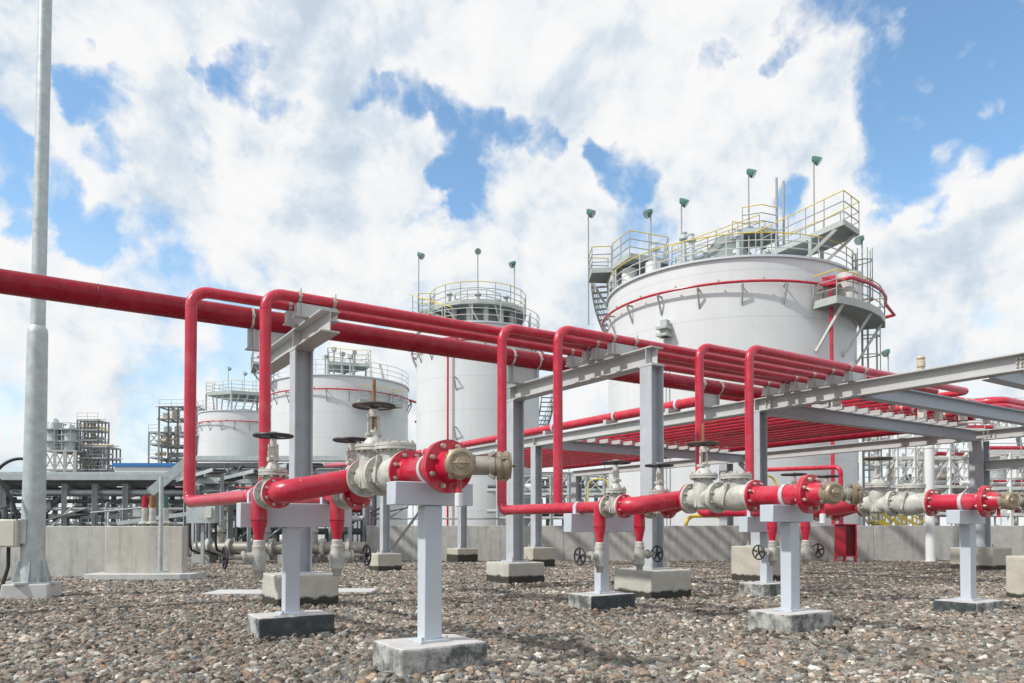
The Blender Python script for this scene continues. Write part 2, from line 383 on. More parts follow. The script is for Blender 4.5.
def stones(name, f0, f1, wide, dens, smin, smax, seed, mb=None):
    g = mb or MB(); n = 6
    vs, fs = [], []
    for i in range(n+1):
        f = f0 + (f1-f0)*i/n
        for s in (-1, 1): vs.append(W(f, s*wide*f, fgz(f)-.006))
    fs = [(2*i, 2*i+1, 2*i+3, 2*i+2) for i in range(n)]
    if mb is None: g.add(vs, fs)
    o = g.build(name, M['stone'])
    ng = bpy.data.node_groups.new(name, 'GeometryNodeTree')
    ng.interface.new_socket('Geometry', in_out='INPUT', socket_type='NodeSocketGeometry'); ng.interface.new_socket('Geometry', in_out='OUTPUT', socket_type='NodeSocketGeometry')
    N = ng.nodes; gi = N.new('NodeGroupInput'); go = N.new('NodeGroupOutput')
    dp = N.new('GeometryNodeDistributePointsOnFaces'); dp.inputs['Density'].default_value = dens; dp.inputs['Seed'].default_value = seed
    lk(ng, gi.outputs[0], dp.inputs['Mesh'])
    g2i = N.new('GeometryNodeGeometryToInstance')
    for q in range(6):
        ico = N.new('GeometryNodeMeshIcoSphere'); ico.inputs['Subdivisions'].default_value = 3; ico.inputs['Radius'].default_value = 1
        pos = N.new('GeometryNodeInputPosition'); ns = N.new('ShaderNodeTexNoise'); ns.noise_dimensions = '4D'
        ns.inputs['Scale'].default_value = .9; ns.inputs['W'].default_value = q*7.3+seed; ns.inputs['Detail'].default_value = 2.5
        lk(ng, pos.outputs[0], ns.inputs['Vector'])
        sb = N.new('ShaderNodeVectorMath'); sb.operation = 'SUBTRACT'; lk(ng, ns.outputs['Color'], sb.inputs[0]); sb.inputs[1].default_value = (.5,.5,.5)
        sc = N.new('ShaderNodeVectorMath'); sc.operation = 'MULTIPLY'; lk(ng, sb.outputs[0], sc.inputs[0]); sc.inputs[1].default_value = (2.2,2.2,2.2)
        sp = N.new('GeometryNodeSetPosition'); lk(ng, ico.outputs['Mesh'], sp.inputs['Geometry']); lk(ng, sc.outputs[0], sp.inputs['Offset'])
        sm = N.new('GeometryNodeSetMaterial'); sm.inputs['Material'].default_value = M['stone']; lk(ng, sp.outputs[0], sm.inputs['Geometry'])
        ss = N.new('GeometryNodeSetShadeSmooth'); lk(ng, sm.outputs[0], ss.inputs['Geometry'])
        lk(ng, ss.outputs[0], g2i.inputs[0])
    ip = N.new('GeometryNodeInstanceOnPoints'); lk(ng, dp.outputs['Points'], ip.inputs['Points']); lk(ng, g2i.outputs[0], ip.inputs['Instance'])
    ip.inputs['Pick Instance'].default_value = True
    def rnd(typ, a, b, sd):
        r = N.new('FunctionNodeRandomValue'); r.data_type = typ
        ii = {'FLOAT':(2,3), 'FLOAT_VECTOR':(0,1), 'INT':(4,5)}[typ]
        r.inputs[ii[0]].default_value = a; r.inputs[ii[1]].default_value = b; r.inputs['Seed'].default_value = sd
        return r.outputs[{'FLOAT':1,'FLOAT_VECTOR':0,'INT':2}[typ]]
    lk(ng, rnd('INT', 0, 5, 1), ip.inputs['Instance Index'])
    lk(ng, rnd('FLOAT_VECTOR', (-.6,-.6,0), (.6,.6,6.28), 2), ip.inputs['Rotation'])
    pw = N.new('ShaderNodeMath'); pw.operation = 'POWER'; lk(ng, rnd('FLOAT', 0, 1, 3), pw.inputs[0]); pw.inputs[1].default_value = 2.6
    ml = N.new('ShaderNodeMath'); ml.operation = 'MULTIPLY_ADD'; lk(ng, pw.outputs[0], ml.inputs[0]); ml.inputs[1].default_value = smax-smin; ml.inputs[2].default_value = smin
    vm = N.new('ShaderNodeVectorMath'); vm.operation = 'SCALE'; lk(ng, rnd('FLOAT_VECTOR', (.8,.65,.5), (1.3,1.0,.95), 4), vm.inputs[0]); lk(ng, ml.outputs[0], vm.inputs['Scale'])
    lk(ng, vm.outputs[0], ip.inputs['Scale'])
    jn = N.new('GeometryNodeJoinGeometry'); lk(ng, ip.outputs[0], jn.inputs[0])
    lk(ng, jn.outputs[0], go.inputs[0])
    md = o.modifiers.new('stones', 'NODES'); md.node_group = ng
    tag(o, kind='stuff')
    return o
o = stones('gravel_stones', 2.6, 9.5, .95, 1900, .011, .038, 3)
tag(o, 'loose brown, grey and pinkish gravel stones covering the near yard', 'gravel')
o = stones('gravel_stones', 9.5, 22.3, .85, 420, .018, .042, 11)
tag(o, 'finer looking grey brown gravel stretching back to the concrete walls', 'gravel')

def banked(spots):                 # stones heaped against the footings
    g = MB()
    for (x, y, sx, sy, z) in spots:
        a, b = sx/2+.01, sy/2+.01; o = .13; hi = z+.035; n = len(g.v)
        inn = [(x-a,y-b),(x+a,y-b),(x+a,y+b),(x-a,y+b)]; ex = [(x-a-o,y-b-o),(x+a+o,y-b-o),(x+a+o,y+b+o),(x-a-o,y+b+o)]
        g.add([(p[0],p[1],hi) for p in inn]+[(p[0],p[1],z-.015) for p in ex], [(4+i,4+(i+1)%4,(i+1)%4,i) for i in range(4)])
    return g
# ------------------------------------------------------------------ concrete slabs and walls
def slab(u0, u1, f, depth, label):
    m = MB(); a = P(u0, f, 0); b = P(u1, f, 0)
    d = Vector((CD[0], CD[1], 0))*depth
    pts = [a, b, b+d, a+d]
    z = fgz(f)
    m.poly([(p.x, p.y) for p in pts], z-.1, z+.035)
    o = m.build('concrete_slab', M['slab'], bevel=.008); tag(o, label, 'concrete slab')
slab(203, 262, 9.45, .55, 'flat pale concrete slab in the gravel left of the single column footing')
slab(330, 372, 9.75, .5, 'narrow flat concrete slab in the gravel right of the single column footing')

def bund(name, u0, u1, f0, f1, th, label, m, base_extra=0.3, top=.88, foot=None):
    a = P(u0, f0, 0); b = P(u1, f1, 0); d = (b-a).normalized(); nrm = Vector((-d.y, d.x, 0))
    root = thing(name, ((a.x+b.x)/2, (a.y+b.y)/2, fgz((f0+f1)/2)), label, 'wall')
    mb = MB(); zb = min(fgz(f0), fgz(f1))-base_extra
    L = (b-a).length; n = max(1, round(L/3.2))
    for i in range(n):                                     # cast in bays with open joints between
        p = a + d*(L*i/n + .006); q = a + d*(L*(i+1)/n - .006)
        pts = [p, q, q+nrm*th, p+nrm*th]
        mb.poly([(k.x,k.y) for k in pts], zb, top)
    mb.build('wall_panel', m, root, bevel=.012)
    if foot:
        f2 = MB(); p = a - d*foot[0]; q = b + d*foot[1]
        pts = [p-nrm*.28, q-nrm*.28, q+nrm*(th+.1), p+nrm*(th+.1)]
        f2.poly([(k.x,k.y) for k in pts], zb, fgz(f0)+.11)
        f2.build('wall_base', M['slab'], root, bevel=.012)
    return root
bund('bund_wall', -60, 107, 13.6, 13.6, .25, 'low grey concrete bund wall running behind the lamp pole', M['wall'])
bund('bund_wall', 105, 183, 13.0, 13.0, .22, 'blotchy concrete wall block with a projecting base beside the lamp pole', M['wall_light'], foot=(.2,.25))
bund('bund_wall', 366, 664, 22.2, 22.0, .25, 'rain streaked concrete bund wall behind the middle pipe frame', M['wall'])
bund('bund_wall', 664.3, 1180, 22.0, 22.6, .25, 'long pale concrete bund wall behind the red cabinet and white post', M['wall'])

# ------------------------------------------------------------------ lamp pole at the left
pb = P(33, 9.2, 0)
root = thing('lamp_pole', pb, 'tall galvanised tapered pole on a small footing in front of the left wall', 'pole')
m = MB(); n=28
m.lathe(pb, (0,0,1), [(.185,.150),(.45,.136),(1.2,.128),(3.30,.113),(3.36,.108),(3.40,.082)], n); m.build('lower_shaft', M['galv'], root)
m = MB(); m.lathe(pb, (0,0,1), [(3.38,.083),(5.5,.080),(9.5,.072),(9.55,.02)], 24); m.build('upper_shaft', M['galv'], root); root.rotation_euler = (R(90)*0, R(.45)*CR[0], 0)
m = MB(); m.box(pb+Vector((0,0,.185)), (.46,.46,.025), .2)
for i in range(6):
    a = 2*math.pi*i/6+.3; d = Vector((math.cos(a), math.sin(a), 0)); t = Vector((-d.y,d.x,0))*.006
    q = pb+Vector((0,0,.198))
    m.add([q+d*.14-t, q+d*.22-t, q+d*.15+Vector((0,0,.26))-t, q+d*.14+Vector((0,0,.26))-t, q+d*.14+t, q+d*.22+t, q+d*.15+Vector((0,0,.26))+t, q+d*.14+Vector((0,0,.26))+t], [(0,1,2,3),(7,6,5,4),(0,4,5,1),(1,5,6,2),(2,6,7,3)])
m.build('base_flange', M['galv'], root)
m = MB()
for i in range(6):
    a = 2*math.pi*(i+.5)/6+.3; q = pb+Vector((math.cos(a)*.2, math.sin(a)*.2, .19)); m.cyl(q, q+Vector((0,0,.07)), .014, n=6)
m.build('anchor_bolt', M['bolt'], root)
m = MB(); m.box(pb+Vector((0,0,.06)), (.54,.54,.24), -R(33.2)+.25, taper=.92); m.build('footing', M['slab'], root, bevel=.015)
# junction box with conduit
jb = P(9, 9.05, 0) + Vector((0,0,.80)); rz = -R(33.2)+.1
root = thing('junction_box', jb+Vector((0,0,-.17)), 'ivory junction box strapped to the left side of the lamp pole', 'electrical box')
m = MB(); m.box(jb, (.26,.17,.34), rz); m.build('enclosure', M['ivory'], root, bevel=.012)
m = MB(); m.box(jb+Vector((-CD[0],-CD[1],0))*.092, (.235,.014,.31), rz); m.build('door', M['ivory'], root, bevel=.004)
m = MB(); q = P(24, 9.12, 0)+Vector((0,0,.82)); m.box(q, (.13,.16,.30), rz); m.build('bracket', M['galv'], root, bevel=.004)
m = MB()
p0 = jb+Vector((0,0,-.165)); m.tube([p0, p0+Vector((-.0,0,-.25)), p0+Vector((-.09,-.03,-.6)), p0+Vector((-.12,-.04,-.85))], .022, 10, bend=.3)
m.build('conduit', M['rubber'], root)
m = MB(); t = P(-14, 9.0, 0)
m.tube([P(17,9.0,v=518), P(12,9.0,v=500), P(-2,9.0,v=478), P(-26,9.0,v=470), P(-70,9,v=500), P(-74,9,h=-.05)], .022, 10, bend=.25)
tag(m.build('cable', M['rubber']), 'black hose dropping in a curve to the ivory junction box', 'cable')
m = MB(); m.tube([P(33,9.36,v=459.5), P(12,9.34,v=458), P(-4,9.3,v=469), P(-20,9.3,v=520), P(-24,9.3,h=-.05)], .02, 10, bend=.35)
tag(m.build('cable', M['rubber']), 'black hose arching out from the lamp pole above the junction box', 'cable')

# conduit post on the wall block
q = P(161, 12.55, 0)
root = thing('conduit_post', (q.x,q.y,.05), 'thin galvanised post standing on the base of the blotchy wall block', 'post')
m = MB(); m.cyl((q.x,q.y,.1), (q.x,q.y,1.72), .036, n=14); m.build('post', M['galv'], root)
m = MB(); m.box((q.x,q.y,.108), (.2,.2,.02), -R(33.2)); m.build('base_plate', M['galv'], root)
for i,(du,c,n_) in enumerate(((-16,'red_dark','red'),(-8.5,'rust','brown'),(4,'lampgreen','green'))):
    a = P(161+du, 14.6, 0); rt = thing('valve_actuator', (a.x,a.y,.9), {'red':'small dark red actuator head on a pipe behind the wall block','brown':'small brown actuator head on a pipe behind the wall block','green':'small green actuator head beside the thin post behind the wall'}[n_], 'actuator')
    m = MB(); m.cyl((a.x,a.y,.6),(a.x,a.y,1.24),.075,.06); m.lathe((a.x,a.y,.92),(0,0,1),[(0,.12),(.03,.12),(.05,.075)]); m.build('yoke', M['valve'], rt)
    m = MB(); m.cyl((a.x,a.y,1.24),(a.x,a.y,1.45),.06,n=14); m.cyl((a.x,a.y,1.45),(a.x,a.y,1.49),.04,n=14); m.build('head', M[c], rt)

# ------------------------------------------------------------------ portal frames
def footing(root, x, y, z, sx, sy, h, m, name='footing', bev=.018):
    b = MB(); b.box((x,y,z+(h-.25)/2), (sx,sy,h+.25)); return b.build1(name, m, root, rough_amt=.007)
def hcol(root, x, y, z0, z1, s=.2, m=None):
    b = MB(); b.ibeam((x,y,z0+.02), (x,y,z1), s, s, .012, .016, up=(1,0,0))
    b.box((x,y,z0+.01), (s+.12,s+.12,.02))
    o = b.build('column', m or M['column'], root)
    bb = MB()
    for i in (-1,1):
        for j in (-1,1): q = Vector((x+i*(s/2+.03), y+j*(s/2+.03), z0+.02)); bb.cyl(q, q+Vector((0,0,.06)), .013, n=6)
    bb.build('anchor_bolt', M['bolt'], root)
    return o
TOS = 3.05; BH = .22; BB = .2
def beamY(root, x, y0, y1, top=TOS, m=None, name='beam', h=BH):
    b = MB(); b.ibeam((x,y0,top-h/2), (x,y1,top-h/2), h, BB, .011, .016); return b.build(name, m or M['steel'], root)
def stiff(root, x, y, top=TOS, h=BH):
    b = MB()
    for s in (-1,1): b.box((x+s*.052, y, top-h/2), (.088,.012,h-.036))
    b.box((x,y,top-h-.008),(.21,.24,.014))
    return b.build('stiffener', M['steel'], root)
def splice(root, x, y, top=TOS, side=-1, n=3):
    b = MB()
    for i in range(2):
        for j in range(n):
            q = Vector((x+side*.0, y + (i-.5)*.09, top-.06-j*.05)); b.cyl(q+Vector((side*.004,0,0)), q+Vector((side*.032,0,0)), .015, n=6)
    return b.build('bolt_group', M['bolt'], root)

# single post T frame
x,y = 2.49, 8.05
root = thing('pipe_portal', (x,y,0), 'single column T shaped grey pipe frame on a square concrete footing', 'pipe rack')
footing(root, x, y, 0, .66, .62, .37, M['concrete']); hcol(root, x, y, .37, TOS-BH); beamY(root, x, 7.12, 9.6); stiff(root, x, y)
# a blue and lilac conduit strapped to the back of that column
m = MB(); m.cyl((x+.13,y+.07,.4),(x+.13,y+.07,1.98),.014,n=10); rt = tag(m.build('conduit', M['blue']), 'thin blue conduit running up the back of the T shaped frame column', 'conduit')
# two column portal
x = 6.3
root = thing('pipe_portal', (x,8,0), 'two column grey portal frame carrying four thin red pipes', 'pipe rack')
for y in (6.53, 9.54):
    footing(root, x, y, 0, .66, .64, .37 if y<8 else .33, M['concrete']); hcol(root, x, y, .37 if y<8 else .33, TOS-BH)
    stiff(root, x, y)
beamY(root, x, 6.43, 9.64)
# long portal
x = 10.4
root = thing('pipe_portal', (x,8.2,gz(x,8.2)), 'long grey beam on tall footed columns crossing to the right edge', 'pipe rack')
for y,h in ((3.95,.52),(8.2,.54),(14.8,.48),(18.5,.40)):
    z = gz(x,y); footing(root, x, y, z, .66, .66, h-z if y<10 else h, M['concrete_tall']); zt = (z+h-z) if y<10 else z+h
    hcol(root, x, y, zt, TOS-BH)
    stiff(root, x, y)
beamY(root, x, 3.7, 22.5)
for y in (8.42, 7.98, 4.2, 3.7+.45): splice(root, x-.006, y)
# far portal
x = 18.1
root = thing('pipe_portal', (x,8.2,gz(x,8.2)), 'far grey portal frame under the ends of the joists at right', 'pipe rack')
for y,h in ((8.2,.5),(15.5,.5),(23.0,.5)):
    z = gz(x,y); footing(root, x, y, z, .9, .9, h, M['concrete_tall']); hcol(root, x, y, z+h, TOS-BH-.02, s=.3)
beamY(root, x, 2.0, 23.2, top=TOS-.003)
beamY(root, x+.02, 2.0, 8.08, top=2.35, name='lower_beam')
splice(root, x-.1, 8.0, n=3); splice(root, x-.006, 7.9)
# joists between the two
def joist(y, x0, x1, label, top=TOS-.02, m=None):
    b = MB(); b.ibeam((x0,y,top-.12), (x1,y,top-.12), .23, .18, .011, .015)
    o = b.build('steel_joist', m or M['midsteel2']); tag(o, label, 'steel beam')
M['midsteel2'] = mat('blue_grey_steel_paint', (.42,.455,.50), .5, var=.1, scale=3, stain=(.2,.18,.15), stain_amt=.4)
M['midsteel2'] = mat('blue_grey_steel_paint', (.42,.455,.50), .5, var=.1, scale=3, stain=(.2,.18,.15), stain_amt=.4)
joist(8.2, 10.46, 17.95, 'blue grey joist running back from the bolted top of the tall footed column')
joist(6.3, 10.46, 18.04, 'blue grey joist leaving the long beam halfway to the right edge')
joist(14.8, 10.46, 18.04, 'blue grey joist under the toothed row of pipe shoes behind the middle frame')
joist(4.6, 10.46, 18.04, 'blue grey joist at the far right beyond the long beam end')
# two detached brace posts
def brace_post(x, y, ux, label, h=1.75, foot=.38, brace=1):
    z = gz(x,y); rt = thing('brace_post', (x,y,z), label, 'steel post')
    footing(rt, x, y, z, .56, .56, foot, M['concrete_tall']); hcol(rt, x, y, z+foot, h, s=.17)
    if brace:
        d = Vector((CR[0],CR[1],0))*brace
        b = MB(); p = Vector((x,y,z+foot+.05))+d*.12; b.bar(p, p+d*.85+Vector((0,0,1.15)), .08, .05); b.build('diagonal_brace', M['darksteel'], rt)
        b = MB(); b.ibeam(Vector((x,y,h+.08))-d*.15, Vector((x,y,h+.08))+d*1.4, .16, .12); b.build('arm', M['midsteel'], rt)
q = P(385, 16.2, 0); brace_post(q.x, q.y, 0, 'short grey post with a dark diagonal brace behind the nearest valve stand')

# ------------------------------------------------------------------ overhead pipes with risers
RP = .057; HP = TOS+.148+RP
def clamp(b, x, y, h, r, w=.03, bolts=True):
    b.lathe((x-w/2,y,h),(1,0,0),[(0,r+.001),(0,r+.009),(w,r+.009),(w,r+.001)],20)
    if bolts:
        for s in (-1,1):
            b.box((x,y+s*(r+.022),h),(w,.034,.022)); b.cyl((x,y+s*(r+.022),h-.03),(x,y+s*(r+.022),h+.075),.007,n=6)
def shoe(root, x, y, r=RP, h=HP, L=.46, top=TOS):
    s = MB(); hh = h-r-top-.006
    s.box((x,y,top+.008),(L,.12,.012)); s.box((x,y,top+.014+(hh-.014)/2),(L*.94,.014 if hh>.2 else .09,hh-.016), taper=1)
    for e in (-1,1): s.box((x+e*L*.36,y,top+.014+(hh-.014)/2),(.012,.13,hh-.018))
    o = s.build('pipe_shoe', M['steel'], root)
    c = MB()
    for e in (-1,1): clamp(c, x+e*L*.4, y, h, r)
    c.build('clamp', M['bolt'], o)
FX = (2.49, 6.3, 10.4)
# manifolds: line a (front), line b = header line; F = Y of the big end flange
MAN = [dict(xa=1.48, xb=2.06, F=3.84, ya=7.90, yb=7.56, xra=1.328, xrb=1.97, hl=1.13, hh=1.245, ga=1.60, gb=1.55, da=1.98, db=1.86),
       dict(xa=4.68, xb=5.27, F=3.66, ya=7.37, yb=7.05, hl=1.075, hh=1.15, ga=1.68, gb=1.70, da=1.92, db=1.99),
       dict(xa=7.35, xb=7.97, F=3.55, ya=6.73, yb=6.43, hl=1.06, hh=1.135, ga=1.76, gb=1.76, da=2.06, db=2.05)]
ORD = ['left','middle','right']
k = 0
for mi, q in enumerate(MAN):
    for ln in ('a','b'):
        x0 = q['x'+ln]; y = q['y'+ln]; xt = 11.75 + .42*k; k += 1
        dr = q['F']+q['d'+ln]; xr = q.get('xr'+ln, x0)      # tee with the drain
        q['dr'+ln] = dr
        gback = q['F']+q['g'+ln]+.12
        lab = {('a',0):'thin red pipe that drops first at far left then turns level to the nearest valves',
               ('b',0):'thin red pipe that drops behind the nearest round handwheel, second riser from left',
               ('a',1):'thin red pipe dropping beside the middle frame to a low square elbow',
               ('b',1):'thin red pipe bending down in front of the middle portal, fourth riser from left',
               ('a',2):'thin red pipe dropping behind the middle gate valve handwheel',
               ('b',2):'front red overhead pipe whose riser stands beside the long frame column'}[(ln,mi)]
        root = thing('red_pipe', (xr, y, q['hl']), lab, 'pipe', 'thin red fire water pipes with risers')
        b = MB()
        path = [(xt,24.5,HP),(xt,y,HP),(xr,y,HP),(xr,y,q['hl']),(x0,dr+.25,q['hl']),(x0,gback,q['hl'])]
        b.tube(path, RP, 20, bend=[0,.17,.17,.09,.2,0], weld=.0045)
        b.build('pipe', M['red'], root)
        b = MB()       # reducing tee to the drain
        b.cyl((x0,dr,q['hl']),(x0,dr,q['hl']-.20),RP+.002,n=18); b.lathe((x0,dr,q['hl']-.19),(0,0,-1),[(0,RP+.002),(.02,RP+.002),(.13,.035),(.16,.035)],18)
        b.build('drain_branch', M['red'], root)
        for fx in FX:
            if fx > xr+.1: shoe(root, fx, y)
        sy = 5.9
        b = MB(); b.box((x0,sy-.0,q['hl']-.02),(.135,.05,.10)); b.build('saddle', M['steel_light'], root, bevel=.004)
        b = MB(); b.lathe((x0,sy-.016,q['hl']),(0,1,0),[(0,RP+.001),(0,RP+.01),(.032,RP+.01),(.032,RP+.001)],18); b.build('clamp', M['steel_light'], root)
        # far shoes on the joists
        for jy in (8.2, 14.8):
            if jy > y+.3:
                s = MB(); s.box((xt,jy,TOS+.045),(.075,.34,.1)); s.build('far_shoe', M['steel'], root)

# further pipes of the cross run
for i in range(8):
    xt = 11.75+.42*(6+i); root = thing('red_pipe', (xt,14,HP), 'thin red pipe seen from below in the crossing bundle behind the long frame', 'pipe', 'red pipes of the crossing bundle')
    b = MB(); b.tube([(xt,24.5,HP),(xt,8.02-.12*(i%2),HP)] , RP*1.25, 14); b.build('pipe', M['red'], root)
    b = MB()
    for jy in (8.2,14.8): b.box((xt,jy,TOS+.04),(.075,.34,.09))
    b.build('pipe_shoe', M['steel'], root)
    b = MB(); 
    for jy in (8.2,14.8):
        for s in (-.14,.14): b.lathe((xt,jy+s-.02,HP),(0,1,0),[(0,RP*1.25+.001),(0,RP*1.25+.01),(.04,RP*1.25+.01),(.04,RP*1.25+.001)],14)
    b.build('clamp', M['bolt'], root)

# big pipe
rb = .128; hb = 3.44; yb = 9.3
root = thing('red_main_pipe', (2.49,yb,hb), 'thick red main pipe crossing the whole picture from the left edge', 'pipe')
b = MB(); b.tube([(-9,yb,hb),(19.4,yb,hb),(19.4,26,hb)], rb, 28, bend=.4, weld=.006)
for xx in (-2.4,0.6,4.4,8.6): b.torus((xx,yb,hb),(1,0,0),rb-.001,.006,28,6); b.build('pipe', M['red'], root)
for fx in FX: shoe(root, fx, yb, rb, hb, L=.6)
# lower thick pipe running in depth
root = thing('red_main_pipe', (11.0,12,3.4), 'thick red pipe rising to the right along the back of the long beam', 'pipe')
b = MB(); b.tube([(10.95,26,3.33),(10.95,9.95,3.33),(11.35,9.95,3.5),(19,9.95,3.5)], .1, 22, bend=.18); b.build('pipe', M['red'], root)
b = MB()
for y in (10.6,12.5,14.8,17,19.5,22): b.lathe((10.95,y-.03,3.33),(0,1,0),[(0,.101),(0,.112),(.06,.112),(.06,.101)],20)
b.build('clamp', M['steel_light'], root)
b = MB()
for y in (10.6,12.5,14.8,17,19.5,22): b.box((10.8,y,TOS+.09),(.34,.1,.18))
b.build('pipe_shoe', M['steel'], root)
# elbows at the right end
for i,(x,y0,h,r,x1,lab) in enumerate(((16.9,14.0,3.50,.10,34,'thick red pipe turning right above the far joist near the right edge'),(16.4,14.0,3.30,.075,34,'thinner red pipe tucked under the thick one near the right edge'),(14.6,13.0,3.80,.10,19.0,'red pipe with a rounded end just below the long beam at right'))):
    root = thing('red_pipe', (x,7.6,h), lab, 'pipe')
    ye = (7.25,7.0,8.7)[i]
    b = MB(); b.tube([(x,y0,h),(x,ye,h),(x1,ye,h if i<2 else h-.1)], r, 18, bend=.3); b.build('pipe', M['red'], root)
    b = MB(); 
    for xx in ((x+1.4,x+6) if i<2 else (x+1.4,)): b.box((xx,ye,(TOS+h-r)/2),(.1,.12,h-r-TOS))
    b.build('pipe_shoe', M['steel'], root)
for i,(x0,x1,y,h) in enumerate(((11.6,12.35,8.2,3.22),(14.75,15.9,8.15,3.24),(15.6,17.4,7.85,3.24))):
    root = thing('red_pipe_stub', (x0,y,h), ('short red pipe length with white clamps on the blue grey joist','fat red pipe end resting near the end of the blue grey joist','last red pipe end beside the far column top')[i], 'pipe')
    b = MB(); r = (.06,.10,.08)[i]; b.lathe((x0,y-.28,h+r+.12),(1,0,0),[(0,r*.35),(.02,r*.8),(.06,r),(x1-x0-.06,r),(x1-x0-.02,r*.8),(x1-x0,r*.35)],18); b.build('pipe', M['red'], root)
    b = MB()
    for t in (.25,.8): clamp(b, x0+(x1-x0)*t, y-.28, h+r+.12, r, w=.05, bolts=False); b.box((x0+(x1-x0)*t, y-.28, TOS+(h+.12-TOS)/2), (.12,.12,h+.11-TOS))
    b.build('clamp', M['ivory'], root)
# ------------------------------------------------------------------ valves
def bolts(b, c, ax, Rr, n, r, t0, t1, ph=0.0):
    c = Vector(c); x,y,d = MB.frame(ax)
    for i in range(n):
        a = 2*math.pi*(i+.5)/n + ph; q = c + x*math.cos(a)*Rr + y*math.sin(a)*Rr
        b.cyl(q+d*t0, q+d*t1, r, n=6)
        b.cyl(q+d*(t1), q+d*(t1+r*.5), r*.6, n=8)
def handwheel(b, c, ax, Rw, r=.009, spokes=5):
    b.torus(c, ax, Rw, r, 30, 8); c = Vector(c); x,y,d = MB.frame(ax)
    b.cyl(c-d*.018, c+d*.018, Rw*.2, n=14)
    for i in range(spokes):
        a = 2*math.pi*i/spokes+.3; v = x*math.cos(a)+y*math.sin(a)
        b.bar(c+v*Rw*.12, c+v*Rw*.97, r*2.2, r*1.1, up=d)
def gate_valve(loc, label, L, fr, pr, bon_h, wheel_h, Rw, stem_up, wheelmat, group='grey gate valves on the red manifolds'):
    rt = thing('gate_valve', loc, label, 'valve', group); o = Vector(loc); Y = Vector((0,1,0)); Z = Vector((0,0,1))
    t = .022; n = 32
    m = MB()
    m.lathe(o-Y*L/2, Y, [(0,fr),(t,fr),(t,pr*1.12),(L*.25,pr*1.1),(L*.36,pr*1.18),(L*.64,pr*1.18),(L*.75,pr*1.1),(L-t,pr*1.12),(L-t,fr),(L,fr)], n)
    # flattened neck up to the bonnet
    nk = []
    prof = [(-pr*1.25,.5),(-pr*1.0,.85),(0,1.0),(bon_h*.55,.94),(bon_h*.85,.86),(bon_h,.86)]
    vs = []; kk = 24
    for z, s in prof:
        for i in range(kk):
            a = 2*math.pi*i/kk; vs.append(o+Vector((math.cos(a)*pr*1.3*s, math.sin(a)*L*.29*s, z)))
    fs = [(j*kk+i, j*kk+(i+1)%kk, (j+1)*kk+(i+1)%kk, (j+1)*kk+i) for j in range(len(prof)-1) for i in range(kk)] + [tuple(range(kk-1,-1,-1))]
    m.add(vs, fs)
    for s in (-1,1): m.bar(o+Vector((s*pr*1.1,0,-pr*.9)), o+Vector((s*pr*1.0,0,bon_h*.9)), .016, .03)
    m.build('body', M['valve'], rt)
    m = MB(); b0 = o+Z*bon_h
    bw = fr*.92; 
    for z0, z1 in ((0,.018),(.022,.042)):
        pts = [(o.x+math.cos(2*math.pi*i/28)*bw, o.y+math.sin(2*math.pi*i/28)*min(bw, L*.40)) for i in range(28)]
        m.poly(pts, b0.z+z0, b0.z+z1)
    m.lathe(b0+Z*.04, Z, [(0,pr*.95),(.02,pr*.85),(.06,pr*.5),(.075,pr*.42),(.11,pr*.40)], 22)
    bo = m.build('bonnet', M['valve'], rt)
    m = MB()
    for i in range(8):
        a = 2*math.pi*(i+.5)/8; q = b0+Vector((math.cos(a)*bw*.84, math.sin(a)*min(bw,L*.40)*.84, -.014)); m.cyl(q, q+Z*.075, .0085, n=6); m.cyl(q+Z*.04, q+Z*.06, .014, n=6); m.cyl(q, q+Z*.014, .014, n=6)
    m.build('bolt', M['bolt'], bo)
    yt = wheel_h-.03
    m = MB(); y0 = bon_h+.12
    for s in (-1,1):
        m.bar(o+Vector((s*pr*.42,0,y0-.02)), o+Vector((s*pr*.38,0,yt-.03)), .018, .026)
    m.box(o+Z*(y0+.0), (pr*1.25,.07,.024)); m.cyl(o+Z*(yt-.05), o+Z*(yt+.005), pr*.45, pr*.38, n=16)
    for s in (-1,1): m.cyl(o+Vector((0,s*.028,y0-.05)), o+Vector((0,s*.028,y0+.05)), .007, n=6)
    m.build('yoke', M['valve'], rt)
    m = MB(); m.cyl(o+Z*(bon_h+.05), o+Z*(wheel_h+stem_up), .0135, n=12); m.cyl(o+Z*(wheel_h+.012), o+Z*(wheel_h+.03), .028, n=6)
    m.build('stem', M['rust'] if stem_up > .08 else M['bolt'], rt)
    m = MB(); handwheel(m, o+Z*wheel_h, Z, Rw, .0105); m.build('handwheel', wheelmat, rt)
    m = MB()
    for s in (-1,1): bolts(m, o+Y*s*(L/2-t), Y*(-s), fr*.80, 8, .0105 if fr<.12 else .013, -.001, .016)
    m.build('flange_bolt', M['bolt'], rt)
    return rt
